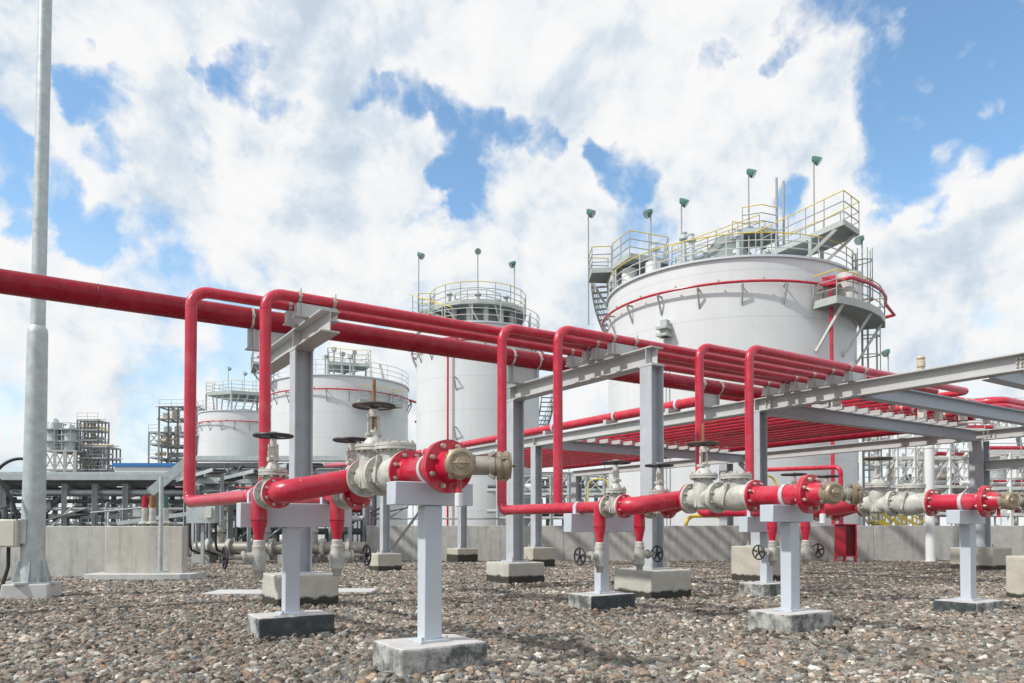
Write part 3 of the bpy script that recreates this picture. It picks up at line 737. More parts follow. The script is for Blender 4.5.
def check_valve(loc, label, L, fr, pr):
    rt = thing('check_valve', loc, label, 'valve', 'grey check valves next to the big gate valves'); o = Vector(loc); Y = Vector((0,1,0)); Z = Vector((0,0,1)); t=.022
    m = MB()
    m.lathe(o-Y*L/2, Y, [(0,fr),(t,fr),(t,pr*1.12),(L*.14,pr*1.12),(L*.26,pr*1.38),(L*.42,pr*1.5),(L*.6,pr*1.5),(L*.76,pr*1.36),(L*.86,pr*1.12),(L-t,pr*1.12),(L-t,fr),(L,fr)], 32)
    m.lathe(o+Z*.02, Z, [(0,pr*1.25),(.10,pr*1.25),(.15,pr*1.3),(.168,pr*1.3)], 28)
    m.bar(o+Vector((-pr*1.42,.04,-.06)), o+Vector((-pr*1.42,-.01,.12)), .02, .035)
    m.build('body', M['valve'], rt)
    m = MB(); m.lathe(o+Z*.160, Z, [(0,fr*.98),(.019,fr*.98)], 32); m.lathe(o+Z*.182, Z, [(0,fr*.98),(.019,fr*.98),(.022,fr*.7),(.032,fr*.55),(.032,0)], 32)
    bo = m.build('cover', M['valve'], rt)
    m = MB(); bolts(m, o+Z*.145, Z, fr*.84, 12, .0125, 0, .016); bolts(m, o+Z*.200, Z, fr*.84, 12, .0125, 0, .016)
    m.build('bolt', M['bolt'], bo)
    m = MB()
    for s in (-1,1): bolts(m, o+Y*s*(L/2-t), Y*(-s), fr*.80, 8, .013, -.001, .016)
    m.build('flange_bolt', M['bolt'], rt)
    return rt
def drain_valve(x, y, ztop, side, label, n):
    o = Vector((x,y,ztop)); rt = thing('drain_valve', o, label, 'valve', 'galvanised drain valves under the red manifolds'); Z = Vector((0,0,1)); S = Vector((side,0,0))
    m = MB(); m.lathe(o, -Z, [(0,.044),(.035,.046),(.04,.052),(.06,.052),(.075,.05),(.10,.058),(.15,.058),(.18,.05),(.20,.052),(.225,.052),(.23,.036)], 20)
    m.cyl(o-Z*.125, o-Z*.125+S*.11, .042, .034, n=16); m.cyl(o-Z*.125+S*.11, o-Z*.125+S*.125, .048, n=16)
    m.build('body', M['drain'], rt)
    m = MB(); m.lathe(o-Z*.226, -Z, [(0,.046),(.016,.046),(.018,.034),(.062,.034)], 18); m.build('outlet', M['alloy'], rt)
    m = MB(); m.lathe(o+Z*.006, -Z, [(0,.040),(.012,.0435)], 18); m.build('thread_seal', M['white'], rt)
    w = .25
    m = MB(); m.cyl(o-Z*.125+S*.12, o-Z*.125+S*(w+.02), .010, n=10); m.cyl(o-Z*.125+S*.12, o-Z*.125+S*.19, .022, .018, n=12); m.build('stem', M['alloy'], rt)
    m = MB(); handwheel(m, o-Z*.125+S*w, S, .082, .0085); m.build('handwheel', M['black'], rt)

def strap(b, x, y, h, r, w=.03):
    b.lathe((x,y-w/2,h),(0,1,0),[(0,r+.001),(0,r+.008),(w,r+.008),(w,r+.001)],24)

HR = .084; FRb = .142; FRs = .112
desc = ['nearest','middle','rightmost']
where = ['on the nearest manifold at left','on the middle manifold','on the right hand manifold']
for i, q in enumerate(MAN):
    xa, xb, Fy, hl, hh = q['xa'], q['xb'], q['F'], q['hl'], q['hh']
    X = Vector((1,0,0)); Y = Vector((0,1,0)); Z = Vector((0,0,1))
    d = desc[i]; wh = where[i]
    # small gates
    gate_valve((xa, Fy+q['ga'], hl), 'small black wheeled gate valve in front of its twin '+wh if i<2 else 'small grey gate valve left of its twin, just behind the middle hose outlets', .235, FRs, .06, .13, .42, .135, .02, M['black'])
    gate_valve((xb, Fy+q['gb'], hl), 'small gate valve half hidden behind the big one '+wh if i==0 else ('small gate valve in front of the portal column '+wh if i==1 else 'small grey gate valve right of its twin, just behind the middle hose outlets'), .235, FRs, .06, .13, .42, .135, .02, M['black'])
    gate_valve((xb, Fy+1.12, hh), ('big grey gate valve with a rusty handwheel on a raised stem, nearest the camera','big grey gate valve with raised stem at the centre of the middle manifold','big grey gate valve with a brown handwheel on the right hand manifold')[i], .33, FRb, .085, .185, .51, .145, .19 if i<2 else .05, M['rusty_black'])
    check_valve((xb, Fy+.745, hh), ('grey check valve with a bolted round cover touching the nearest red spool','grey check valve between big gate valve and red spool of the middle manifold','pale grey check valve with brown cover on the right hand manifold')[i], .42, FRb, .085)
    # red header: elbow, crossing pipe, offset piece
    rt = thing('red_header', (xb, Fy+1.45, hh), ('red header elbow joining the two small valves of the nearest manifold','red header elbow joining the two small valves of the middle manifold','red header elbow running past the red cabinet to the right hand manifold')[i], 'pipe')
    m = MB(); ya_ = Fy+q['ga']-.1175; yb_ = Fy+q['gb']-.1175; yc = min(ya_-.13, yb_-.02); m.tube([(xa,ya_,hl),(xa,yc,hl),(xb,Fy+1.385,hh)], HR, 24, bend=.115, weld=.006); m.tube([(xb,yb_,hl),(xb,yb_-.03,hl),(xb,Fy+1.34,hh),(xb,Fy+1.29,hh)], HR-.004, 22, bend=.04)
    m.build('pipe', M['red'], rt)
    m = MB()
    for (x,y,h,r) in ((xa,ya_-.022,hl,FRs),(xb,yb_-.022,hl,FRs)): m.lathe((x,y,h),(0,1,0),[(0,r),(.022,r)],30)
    m.lathe((xb,Fy+1.286,hh),(0,1,0),[(0,FRb),(.022,FRb),(.022,HR*1.15),(.04,HR*1.02)],30)
    m.build('flange', M['red'], rt)
    m = MB()
    for (x,y,h,r) in ((xa,ya_-.022,hl,FRs),(xb,yb_-.022,hl,FRs)): bolts(m,(x,y,h),(0,-1,0),r*.8,8,.011,-.001,.016)
    bolts(m,(xb,Fy+1.308,hh),(0,1,0),FRb*.8,8,.013,-.001,.016)
    m.build('flange_bolt', M['bolt'], rt)
    # red flanges at the back of the small gates
    for nm, x, y in (('a',xa,Fy+q['ga']+.1185),('b',xb,Fy+q['gb']+.1185)):
        rr = thing('red_flange', (x,y,hl), ('red back flange of the %s small gate valve %s' % ('front' if nm=='a' else 'rear', wh)), 'flange', 'red flanges behind the small gate valves')
        m = MB(); m.lathe((x,y,hl),(0,1,0),[(0,FRs),(.02,FRs),(.02,RP*1.2),(.05,RP*1.03)],28); m.build('ring', M['red'], rr)
        m = MB(); bolts(m,(x,y+.02,hl),(0,1,0),FRs*.8,8,.011,-.001,.016); m.build('flange_bolt', M['bolt'], rr)
    # front spool with end flange and hose outlets
    rt = thing('red_spool', (xb,Fy,hh), ('nearest red flanged spool with two brass capped hose outlets','middle red flanged spool ending in brass hose outlets above the centre stand','right hand red flanged spool with outlets running off the picture edge')[i], 'pipe spool')
    m = MB(); m.cyl((xb,Fy+.53,hh),(xb,Fy,hh),HR,n=28,caps=False); m.build('pipe', M['red'], rt)
    R2 = .158
    m = MB(); m.lathe((xb,Fy+.515,hh),(0,1,0),[(0,FRb),(.024,FRb)],32); m.lathe((xb,Fy+.515,hh),(0,-1,0),[(0,HR*1.18),(.03,HR*1.02)],32); rf = m.build('flange', M['red'], rt)
    m = MB(); bolts(m,(xb,Fy+.515,hh),(0,-1,0),FRb*.8,8,.014,-.001,.018); m.build('flange_bolt', M['bolt'], rf)
    m = MB(); m.lathe((xb,Fy-.024,hh),(0,1,0),[(0,R2),(.022,R2)],36); m.lathe((xb,Fy,hh),(0,1,0),[(0,R2),(.024,R2),(.024,HR*1.2),(.06,HR*1.02)],36); rf = m.build('end_flange', M['red'], rt)
    m = MB(); bolts(m,(xb,Fy-.024,hh),(0,-1,0),R2*.8,8,.0155,-.001,.02); bolts(m,(xb,Fy+.024,hh),(0,1,0),R2*.8,8,.0155,-.001,.02); m.build('flange_bolt', M['bolt'], rf)
    m = MB(); m.lathe((xb,Fy-.024,hh),(0,-1,0),[(0,.10),(.035,.088),(.09,.085),(.13,.08),(.15,.05),(.152,0)],28); m.build('end_stub', M['red'], rt)
    strp = MB(); strap(strp, xb, Fy+.22, hh, HR, .034); strp.build('strap', M['steel'], rt)
    o = Vector((xb,Fy-.085,hh))
    for j,(dv,L0) in enumerate((((-.30,-.95,0),.035),((.86,-.5,0),.17))):
        dv = Vector(dv).normalized()
        m = MB(); m.lathe(o+dv*.03, dv, [(0,.055),(L0+.0,.055),(L0+.005,.066),(L0+.03,.066),(L0+.035,.06),(L0+.05,.06)], 24)
        for a in (0,2.1,4.2): 
            x_,y_,_d = MB.frame(dv); v = x_*math.cos(a)+y_*math.sin(a); m.bar(o+dv*(L0+.03)+v*.06, o+dv*(L0+.06)+v*.086, .022, .022)
        ho = m.build('hose_outlet', M['alloy'], rt)
        m = MB(); m.lathe(o+dv*(.03+L0+.045), dv, [(0,.082),(.022,.084),(.026,.078),(.040,.076),(.046,.086),(.062,.087),(.070,.078),(.082,.073),(.084,.060),(.079,.057),(.080,.034),(.088,.030),(.090,0)], 28)
        x_,y_,_d = MB.frame(dv)
        for a in range(3):
            v = x_*math.cos(a*2.094+.5)+y_*math.sin(a*2.094+.5); m.bar(o+dv*(L0+.075)+v*.07, o+dv*(L0+.135)+v*.084, .03, .02)
        m.tube([o+dv*(L0+.17)-x_*.045, o+dv*(L0+.185)-x_*.02, o+dv*(L0+.185)+x_*.02, o+dv*(L0+.17)+x_*.045], .005, 8)
        m.build('cap', M['brass'], ho)
    # little drain cock under the stub
    m = MB(); dc = Vector((xb+.02,Fy-.10,hh-.075)); m.cyl(dc, dc-Z*.09, .016, n=12); m.build('drain_cock', M['red'], rt)
    m = MB(); m.lathe(dc-Z*.085, -Z, [(0,.02),(.004,.024),(.075,.024),(.078,.018)], 14); m.build('drain_plug', M['white'], rt)
    # supports
    def stand(x, y, cap_x0, cap_x1, top, ch, fx, fy, fh, label, fmats, group):
        st = thing('pipe_stand', (x,y,0), label, 'pipe support', group)
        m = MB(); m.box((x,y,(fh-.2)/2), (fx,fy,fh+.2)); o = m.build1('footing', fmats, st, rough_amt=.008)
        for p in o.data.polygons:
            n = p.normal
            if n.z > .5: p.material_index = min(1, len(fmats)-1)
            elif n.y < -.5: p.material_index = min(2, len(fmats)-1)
        m = MB(); m.box((x,y,(fh+top-ch)/2), (.118,.105,top-ch-fh-.004)); m.build('column', M['steel_light'], st, bevel=.006)
        m = MB(); m.box((x,y,fh+.008), (.2,.17,.014)); m.build('base_plate', M['steel_light'], st)
        m = MB(); m.box(((cap_x0+cap_x1)/2,y,top-ch/2), (cap_x1-cap_x0,.13,ch)); m.build('cap_beam', M['steel_light'], st, bevel=.005)
        for sx in (-.08,.08):
            m = MB(); m.cyl((x+sx,y-.07,fh+.006),(x+sx,y-.07,fh+.035),.009,n=6); m.build('anchor_bolt', M['bolt'], st)
    fy0 = (4.07,3.88,3.745)[i]; fx0 = (2.06,5.31,8.0)[i]
    stand(fx0, fy0, xb-.26, xb+.27, hh-HR-.001, .14, .58, .42, .19 if i<2 else .14, ('nearest grey pipe stand on a mossy concrete block at front centre','grey pipe stand under the middle brass outlets on a cracked pale block','grey pipe stand on a thin dark block at far right')[i], [M['foot'],M['foot_top'],M['foot']] if i<2 else [M['foot_dark'],M['foot_top'],M['foot']], 'front pipe stands')
    stand((1.76,5.0,7.65)[i], 5.93, xa-.13, xb+.18, hl-RP-.001, .19, .60, .38, .19, ('wide grey pipe stand on a black faced block under the nearest small valves','wide grey pipe stand under the twin drains of the middle manifold','wide grey pipe stand half hidden behind the middle end stand')[i], [M['foot'],M['foot_top'],M['foot_dark'] if i<2 else M['foot']], 'rear pipe stands')
    for nm, x, side in (('a',xa,-1),('b',xb,1)):
        drain_valve(x, q['dr'+nm], hl-.352, side, ('galvanised drain valve, black wheel on its %s side, %s' % ('left' if side<0 else 'right', wh)), nm)

# gravel banked against the near blocks
BK = []
for i, q in enumerate(MAN):
    BK.append(((2.06,5.31,8.0)[i], (4.07,3.88,3.745)[i], .58, .42, 0)); BK.append(((1.76,5.0,7.65)[i], 5.93, .60, .38, 0))
BK += [(2.49,8.05,.66,.62,0),(6.3,6.53,.66,.64,0),(6.3,9.54,.66,.64,-.02)]
o = stones('gravel_stones', 0, 1, 1, 1500, .014, .042, 23, mb=banked(BK))
tag(o, 'gravel heaped around the feet of the concrete blocks', 'gravel')
# ------------------------------------------------------------------ storage tanks
def ring_pts(c, r, a0, a1, z, n):
    return [Vector((c.x+math.cos(a0+(a1-a0)*i/n)*r, c.y+math.sin(a0+(a1-a0)*i/n)*r, z)) for i in range(n+1)]
def railing(root, pts, h=1.1, post=1.3, yellow=True, name='railing', r=.022, m=None, closed=False):
    mm = MB(); y = MB()
    P_ = [Vector(p) for p in pts]
    if closed: P_ = P_ + [P_[0]]
    for a, b in zip(P_[:-1], P_[1:]):
        d = b-a
        for k, hh in enumerate((h, h*.66, h*.33)):
            (y if (k==0 and yellow) else mm).cyl(a+Vector((0,0,hh)), b+Vector((0,0,hh)), r, n=6)
    acc = 0; last = -9
    tot = 0
    for i,(a,b) in enumerate(zip(P_[:-1], P_[1:])):
        L = (b-a).length; n = max(1, int(round(L/post))) if L > post*.9 else 1
        if L < post*.9:
            tot += L
            if tot - last >= post or i==0: mm.cyl(a, a+Vector((0,0,h)), r*1.15, n=6); last = tot
        else:
            for k in range(n): q = a+(b-a)*(k/n); mm.cyl(q, q+Vector((0,0,h)), r*1.15, n=6)
    q = P_[-1]
    if not closed: mm.cyl(q, q+Vector((0,0,h)), r*1.15, n=6)
    mm.add([], [])
    nv = len(mm.f)
    mm.add(y.v, y.f, 1)
    return mm.build(name, [m or M['rail'], M['yellow']], root)
def platform(root, pts, z, th=.10, rh=1.1, name='platform', rail=True, skip=(), yellow=True, m=None, rails_on=None):
    mm = MB(); mm.poly([(p[0],p[1]) for p in pts], z-th, z); o = mm.build(name, m or M['darkdeck'], root)
    n = len(pts)
    e = MB()
    for i in range(n):
        a = Vector((*pts[i][:2], z-th/2+.03)); b = Vector((*pts[(i+1)%n][:2], z-th/2+.03)); e.bar(a, b, .05, th+.1)
    e.build('edge_beam', M['deckedge'], o)
    if rail:
        for run in (rails_on if rails_on else [list(range(n))+[0]]):
            railing(o, [Vector((*pts[i%n][:2], z)) for i in run], yellow=yellow, post=1.0, h=rh)
    return o
M['darkdeck'] = mat('grating_deck', (.20,.24,.23), .6, var=.15)
M['deckedge'] = mat('deck_edge_paint', (.40,.43,.41), .5, var=.1)

def mast(x, y, z0, z1, aim, label, group):
    rt = thing('floodlight_mast', (x,y,z0), label, 'floodlight', group)
    m = MB(); m.cyl((x,y,z0),(x,y,z1),.035,n=8); m.build('pole', M['rail'], rt)
    d = Vector((aim[0],aim[1],0)).normalized(); o = Vector((x,y,z1-.12)); ax = (d*.8+Vector((0,0,-.6))).normalized()
    m = MB(); s = MB.frame(ax)
    m.lathe(o-ax*.05, ax, [(0,.09),(.06,.14),(.26,.19),(.34,.205),(.36,.20)], 8); m.box(o+Vector((0,0,.0)), (.12,.12,.2)); h = m.build('lamp_head', M['lampgreen'], rt)
    m = MB(); m.lathe(o+ax*.312, ax, [(0,.185),(.012,.185)], 12); m.build('lens', M['lampglass'], h)

def spiral(root, c, r0, r1, a0, a1, z0, z1, n, name='stairs'):
    m = MB()
    for i in range(n):
        t = (i+.5)/n; a = a0+(a1-a0)*t; z = z0+(z1-z0)*t; da = .12/r1
        p = [Vector((c.x+math.cos(a+s*da)*r, c.y+math.sin(a+s*da)*r, z)) for s in (-1,1) for r in (r0,r1)]
        m.add(p+[k-Vector((0,0,.04)) for k in p], [(0,1,3,2),(4,6,7,5),(0,4,5,1),(2,3,7,6)])
    o = m.build(name, M['deckedge'], root)
    for rr in (r0, r1):
        s = MB(); k = 24
        P_ = [Vector((c.x+math.cos(a0+(a1-a0)*i/k)*rr, c.y+math.sin(a0+(a1-a0)*i/k)*rr, z0+(z1-z0)*i/k)) for i in range(k+1)]
        for a,b in zip(P_[:-1],P_[1:]): s.bar(a,b,.03,.24)
        s.build('stringer', M['deckedge'], o)
    railing(o, P_[::2], h=1.05, post=.9, yellow=False)
    return o
def cage_ladder(root, base, out, z0, z1, name='ladder'):
    m = MB(); base = Vector(base); o = Vector((out[0],out[1],0)).normalized(); t = Vector((-o.y,o.x,0))
    for s in (-1,1): m.bar(base+t*s*.22+Vector((0,0,z0)), base+t*s*.22+Vector((0,0,z1)), .05)
    z = z0
    while z < z1: m.cyl(base-t*.22+Vector((0,0,z)), base+t*.22+Vector((0,0,z)), .014, n=6); z += .3
    lad = m.build(name, M['rail'], root)
    c = MB(); z = z0+2.0 if z1-z0>4 else z0+.6
    def arc(zz): return [base+t*math.cos(a)*.36+o*(.0+math.sin(a)*.72)+Vector((0,0,zz)) for a in [math.pi*k/10 for k in range(11)]]
    while z < z1+.01:
        A = arc(z)
        for a,b in zip(A[:-1],A[1:]): c.bar(a,b,.04,.04)
        z += .85
    A = arc(0)
    for k in (1,3,5,7,9): c.bar(A[k]+Vector((0,0,z0+.6)), A[k]+Vector((0,0,z1)), .03)
    c.build('cage', M['rail'], lad)
    return lad

class Tank: pass
def tank(uc, D, r, H, label, z0=-.2, ring_drop=1.05, rail_h=1.1, yel=False, rail_r=.022):
    ang = math.atan2(uc-512, F); c = W(D*math.cos(ang), D*math.sin(ang), 0)
    T = Tank(); T.c = c; T.r = r; T.H = H
    T.a0 = math.atan2(-c.y, -c.x)          # direction from the tank to the camera position
    root = thing('storage_tank', (c.x,c.y,z0), label, 'tank', 'storage tanks'); T.root = root
    def A(phi): return T.a0 + R(phi)        # phi > 0 runs to the viewer's right
    T.A = A
    T.pt = lambda phi, rr, z: Vector((c.x+math.cos(A(phi))*rr, c.y+math.sin(A(phi))*rr, z))
    m = MB(); m.lathe((c.x,c.y,z0),(0,0,1),[(0,r),(H-z0,r)],128); m.build('shell', M['tank'], root)
    m = MB(); m.lathe((c.x,c.y,H-.005),(0,0,1),[(0,r+.10),(.09,r+.10),(.09,r-.02),(.12,r-.35),(.85,r*.05),(.85,0)],128); m.build('roof', M['tankroof'], root)
    railing(root, ring_pts(c, r+.02, A(-180), A(180), H+.09, 72), h=rail_h, post=1.55, name='roof_railing', yellow=yel, r=rail_r, m=M['rail_pale'])
    # foam ring main with brackets
    zr = H-ring_drop; g = r+.28
    m = MB(); m.tube(ring_pts(c, g, A(-150), A(150), zr, 96), .055, 10, caps=True); rp = m.build('ring_pipe', M['red'], root)
    b = MB()
    for i in range(-9, 10):
        ph = i*17+6
        p = T.pt(ph, g+.05, zr-.09); q = T.pt(ph, r, zr-.09); s = T.pt(ph, r+.0, zr-.85)
        b.bar(p, q, .06); b.bar(p, s, .06); 
        v = T.pt(ph+8, g, zr); b.cyl(v, v+Vector((0,0,.13)), .045, n=8)
    b.build('pipe_bracket', M['rail'], rp)
    return T
Hs = 11.9
T1 = tank(728, 36.5, 5.62, Hs-.22, 'largest and nearest white storage tank with two upper platforms at right', rail_h=.9, yel=True)
T2 = tank(477.8, 45, 3.74, 12.3, 'slim tall white storage tank with a round railed top platform at centre')
T3 = tank(340.5, 61.4, 5.4, 12.0, 'wide white storage tank seen through the T shaped frame and first valves')
T4 = tank(243.5, 82, 4.5, 12.2, 'smallest looking white tank farthest left between the two red risers')

# --- nearest tank: fittings
T = T1; H = T.H
# stair landing at left
rel = lambda rt, fw: T.c + W(fw, rt)
pl = [rel(-5.55,.9), rel(-6.5,.8), rel(-6.5,-.6), rel(-5.6,-.7)]
platform(T.root, pl, 12.9, th=.12, rails_on=[[0,1,2,3]])
pl = [rel(-5.55,-.75), rel(-5.0,-2.3), rel(-3.1,-1.5), rel(-2.9,.6), rel(-5.0,1.3)]
platform(T.root, pl, 13.0, th=.12, rails_on=[[0,1,2,3,4]])
m = MB()
for p in ((-62,4.9),(-48,4.3)):
    v = T.pt(p[0], p[1], 0); m.cyl((v.x,v.y,H), (v.x,v.y,12.76), .36, n=18)
m.build('roof_vessel', M['white'], T.root)
m = MB()
for p in ((-70,5.2),(-68,5.4),(-62,3.4),(-86,5.3),(-88,5.5)):
    v = T.pt(*p, 0); m.cyl((v.x,v.y,H), (v.x,v.y,13.0), .06, n=8)
for p,q in (((-84,6.4),(-84,5.55)),((-66,5.5),(-68,5.5))):
    m.bar(T.pt(*p,12.9), T.pt(*q,11.4), .16, .12)
m.build('platform_leg', M['deckedge'], T.root)
spiral(T.root, T.c, 5.68, 6.45, T.A(-84), T.A(-175), 12.8, 5.6, 36)
# walkway up the roof to the centre
def ramp(root, a, b, w, n, rise_name='roof_stairs'):
    a = Vector(a); b = Vector(b); d = (b-a); h = Vector((d.x,d.y,0)).normalized(); t = Vector((-h.y,h.x,0))
    m = MB()
    for i in range(n): q = a+d*((i+.5)/n); m.box(q, (.26,w,.04), math.atan2(h.y,h.x))
    o = m.build(rise_name, M['deckedge'], root)
    for s in (-1,1):
        e = MB(); e.bar(a+t*s*w/2, b+t*s*w/2, .05, .24); e.build('stringer', M['darkdeck'], o)
        railing(o, [a+t*s*w/2, b+t*s*w/2], post=1.2)
    return o
ramp(T.root, rel(-3.0,-1.0)+Vector((0,0,12.6)), rel(1.3,-.2)+Vector((0,0,14.4)), .9, 22)
ramp(T.root, rel(-2.4,.6)+Vector((0,0,12.7)), rel(.6,1.0)+Vector((0,0,14.0)), .7, 16)
m = MB()
for k in range(9):
    p = rel(-2.6+.45*k, -2.4+.3*math.sin(k*2.1)); m.cyl(p+Vector((0,0,11.9)), p+Vector((0,0,12.75+.1*(k%3))), .05, n=8); m.box(p+Vector((0,0,12.8+.1*(k%3))), (.22,.18,.16), k)
m.tube([rel(-3,-2.8)+Vector((0,0,12.35)), rel(0,-3.4)+Vector((0,0,12.4)), rel(2.6,-2.6)+Vector((0,0,12.5))], .07, 8, bend=.4)
m.build('roof_fitting', M['galv'], T.root)
cp = [T.pt(75,1.3,0)+Vector((1.1*math.cos(a), 1.1*math.sin(a), 0)) for a in [2*math.pi*k/8+.2 for k in range(8)]]
platform(T.root, cp, 14.4, rails_on=[[0,1,2],[4,5,6,7]])
m = MB()
for k in range(8): p = cp[k]; m.cyl((p.x,p.y,12.2),(p.x,p.y,14.3),.07,n=8)
m.lathe((T.c.x,T.c.y,12.6),(0,0,1),[(0,1.9),(.12,1.9),(2.0,.5),(2.1,.3)],24)
m.build('platform_leg', M['darkdeck'], T.root)
m = MB()
for p,h in ((2.0,17.0),(2.32,16.85)):
    v = rel(p,-1.2); m.cyl((v.x,v.y,12.3),(v.x,v.y,h),.055,n=10)
m.build('vent_pipe', M['rail'], T.root)
m = MB(); v = rel(.9,-.9)+Vector((0,0,14.42)); m.lathe(v,(0,0,1),[(0,.1),(.05,.28),(.28,.28),(.4,.05)],14); m.build('breather_valve', M['blue'], T.root)
m = MB()
for p,z in (((-30,3.6),13.2),((-22,3.9),12.9),((-38,4.9),12.6),((6,4.6),12.5)):
    v = T.pt(*p,12.1); m.cyl(v,(v.x,v.y,z+.4),.09,n=10); m.lathe((v.x,v.y,z+.4),(0,0,1),[(0,.22),(.08,.22),(.2,.12),(.3,.15)],12)
m.build('roof_nozzle', M['galv'], T.root)
# right upper platform, cantilevered over the rim
e0 = [T.pt(40,2.0,0), T.pt(42,6.7,0), T.pt(55,6.4,0), T.pt(62,4.6,0), T.pt(75,2.4,0)]
platform(T.root, e0, 12.95, th=.12, rails_on=[[0,1,2,3,4]], rh=1.25)
m = MB()
for ph in (43,54): m.bar(T.pt(ph,6.3,12.85), T.pt(ph-9,5.6,11.75), .15, .13)
for p in ((40,5.2),(60,4.6),(30,3.2)): v = T.pt(*p,0); m.cyl((v.x,v.y,12.1),(v.x,v.y,12.85),.08,n=8)
m.build('platform_strut', M['deckedge'], T.root)
cage_ladder(T.root, T.pt(66,5.75,0), T.pt(66,7,0)-T.pt(66,6,0), 9.8, 12.6)
# right lower platform, round the shell
zl = 9.85
pl = [T.pt(a,5.74,0) for a in (36,46,56,66,76,84)] + [T.pt(a,6.75,0) for a in (84,76,66,56,46,38)]
platform(T.root, pl, zl, th=.2, rails_on=[[5,6,7,8,9,10,11,0]])
m = MB()
for ph in (42,60,78): m.bar(T.pt(ph,6.65,zl-.15), T.pt(ph-4,5.64,zl-1.9), .11, .09)
m.build('platform_strut', M['rail_pale'], T.root)
cage_ladder(T.root, T.pt(84,5.85,0), T.pt(84,7,0)-T.pt(84,6,0), .5, zl+.2)
m = MB(); p = T.pt(50,6.25,0); m.cyl((p.x,p.y,zl+.02),(p.x,p.y,zl+1.25),.5,n=20); m.build('foam_chamber', M['rail_pale'], T.root)
m = MB(); v = T.pt(41,6.15,0); m.cyl((v.x,v.y,-.2),(v.x,v.y,H-1.05),.075,n=12); m.build('downcomer', M['red'], T.root)
m = MB(); v = T.pt(41,6.1,H-1.0); m.box(v, (.5,.5,.35), .4); w = [T.pt(a,6.8,H-.95) for a in (45,55,65,75,85)]; m.tube([v]+w+[T.pt(92,7.3,H-1.25), T.pt(100,6.4,H-1.3)], .075, 10); m.build('foam_manifold', M['red'], T.root)
m = MB(); v = T.pt(-8,5.73,0)
m.box(T.pt(-25,5.85,9.1), (.3,.3,.7), T.A(-25)); m.box(T.pt(-25,5.95,9.1),(.5,.5,.1),T.A(-25)); m.box(T.pt(-25,5.95,8.8),(.5,.5,.1),T.A(-25)); m.cyl(T.pt(-25,5.8,0), T.pt(-25,5.8,8.8), .03, n=6)
m.build('level_gauge', M['deckedge'], T.root)

# --- slim tank fittings
T = T2; H = T.H; z = H+1.5
pp = [T.pt(a,2.95,0) for a in range(-180,180,20)]
platform(T.root, pp, z, th=.16)
pl = [T.pt(-108,2.9,0),T.pt(-102,3.75,0),T.pt(-72,3.75,0),T.pt(-66,2.9,0)]
platform(T.root, pl, z-.2, rails_on=[[0,1,2,3]])
m = MB()
for a in range(-170,190,26): v = T.pt(a,2.2,0); m.cyl((v.x,v.y,H),(v.x,v.y,z-.1),.16 if a%52 else .32,n=12)
for a in (-100,-75,75,100): v = T.pt(a,3.25,0); m.cyl((v.x,v.y,H-.2),(v.x,v.y,z-.1),.07,n=8)
m.build('platform_leg', M['rail_pale'], T.root)
m = MB(); m.cyl((T.c.x,T.c.y,H),(T.c.x,T.c.y,z),1.5,n=24); m.build('roof_drum', M['deckedge'], T.root)
ramp(T.root, T.pt(-80,3.7,z-.2), T.pt(-30,3.5,H), .7, 14)
spiral(T.root, T.c, 3.9, 4.7, T.A(78), T.A(150), 9.6, 4.2, 22)
m = MB()
for ph in (-100,-82): m.bar(T.pt(ph,3.7,z-.3), T.pt(ph,3.6,H), .1)
m.build('platform_strut', M['deckedge'], T.root)
m = MB(); v = T.pt(-25,4.0,0); m.cyl((v.x,v.y,-.2),(v.x,v.y,H-1.05),.06,n=10); m.box((v.x,v.y,H-1.0),(1.2,.3,.25),T.A(-25)+1.57); m.build('downcomer', M['red'], T.root)
b = MB()
for zz in (3.2,6.4,9.2): p = T.pt(-19,4.1,zz); b.bar(p, T.pt(-19,3.74,zz),.06); b.bar(p, T.pt(-19,3.74,zz-.7),.06)
b.build('pipe_bracket', M['rail'], T.root)
pp = [T.pt(a,1.5,0) for a in range(-160,200,45)]
railing(T.root, [p+Vector((0,0,z)) for p in pp], yellow=False, post=.8, closed=True)
m = MB()
for k in range(7):
    v = T.pt(-150+k*50, 2.2, z); m.cyl(v, v+Vector((0,0,.5+.12*(k%3))), .1, n=8); m.lathe(v+Vector((0,0,.5+.12*(k%3))), (0,0,1), [(0,.2),(.06,.2),(.2,.08)], 10)
m.build('roof_nozzle', M['deckedge'], T.root)
m = MB()
for a in range(-160,200,30):
    m.bar(T.pt(a,2.9,z-.2), T.pt(a+14,2.4,H+.15), .07)
m.build('platform_strut', M['deckedge'], T.root)
# --- wide far tank
T = T3; H = T.H
pp = [T.pt(-20,3.0,0),T.pt(20,2.6,0),T.pt(40,3.5,0),T.pt(62,2.2,0),T.pt(160,.8,0),T.pt(-100,1.0,0)]
platform(T.root, pp, H+1.55, th=.14, yellow=True)
m = MB()
for p in pp: m.cyl((p.x,p.y,H),(p.x,p.y,H+1.45),.09,n=8)
for a,rr,hh in ((-15,2.2,3.6),(2,2.4,3.2),(15,2.6,3.0),(25,2.4,3.4),(-28,2.6,2.9)):
    v = T.pt(a,rr,0); m.cyl((v.x,v.y,H+.3),(v.x,v.y,H+hh-.9),.07,n=8); m.box((v.x,v.y,H+hh-.9),(.3,.3,.3),a)
m.build('platform_leg', M['deckedge'], T.root)
m = MB()
for a in (36,52): m.bar(T.pt(a,3.8,H+1.6), T.pt(a-6,4.6,H+.1), .14)
m.build('platform_strut', M['deckedge'], T.root)
pl = [T.pt(a,5.45,0) for a in (12,24,36,46)] + [T.pt(a,6.4,0) for a in (46,36,24,12)]
platform(T.root, pl, 10.1, th=.18, rails_on=[[3,4,5,6,7]])
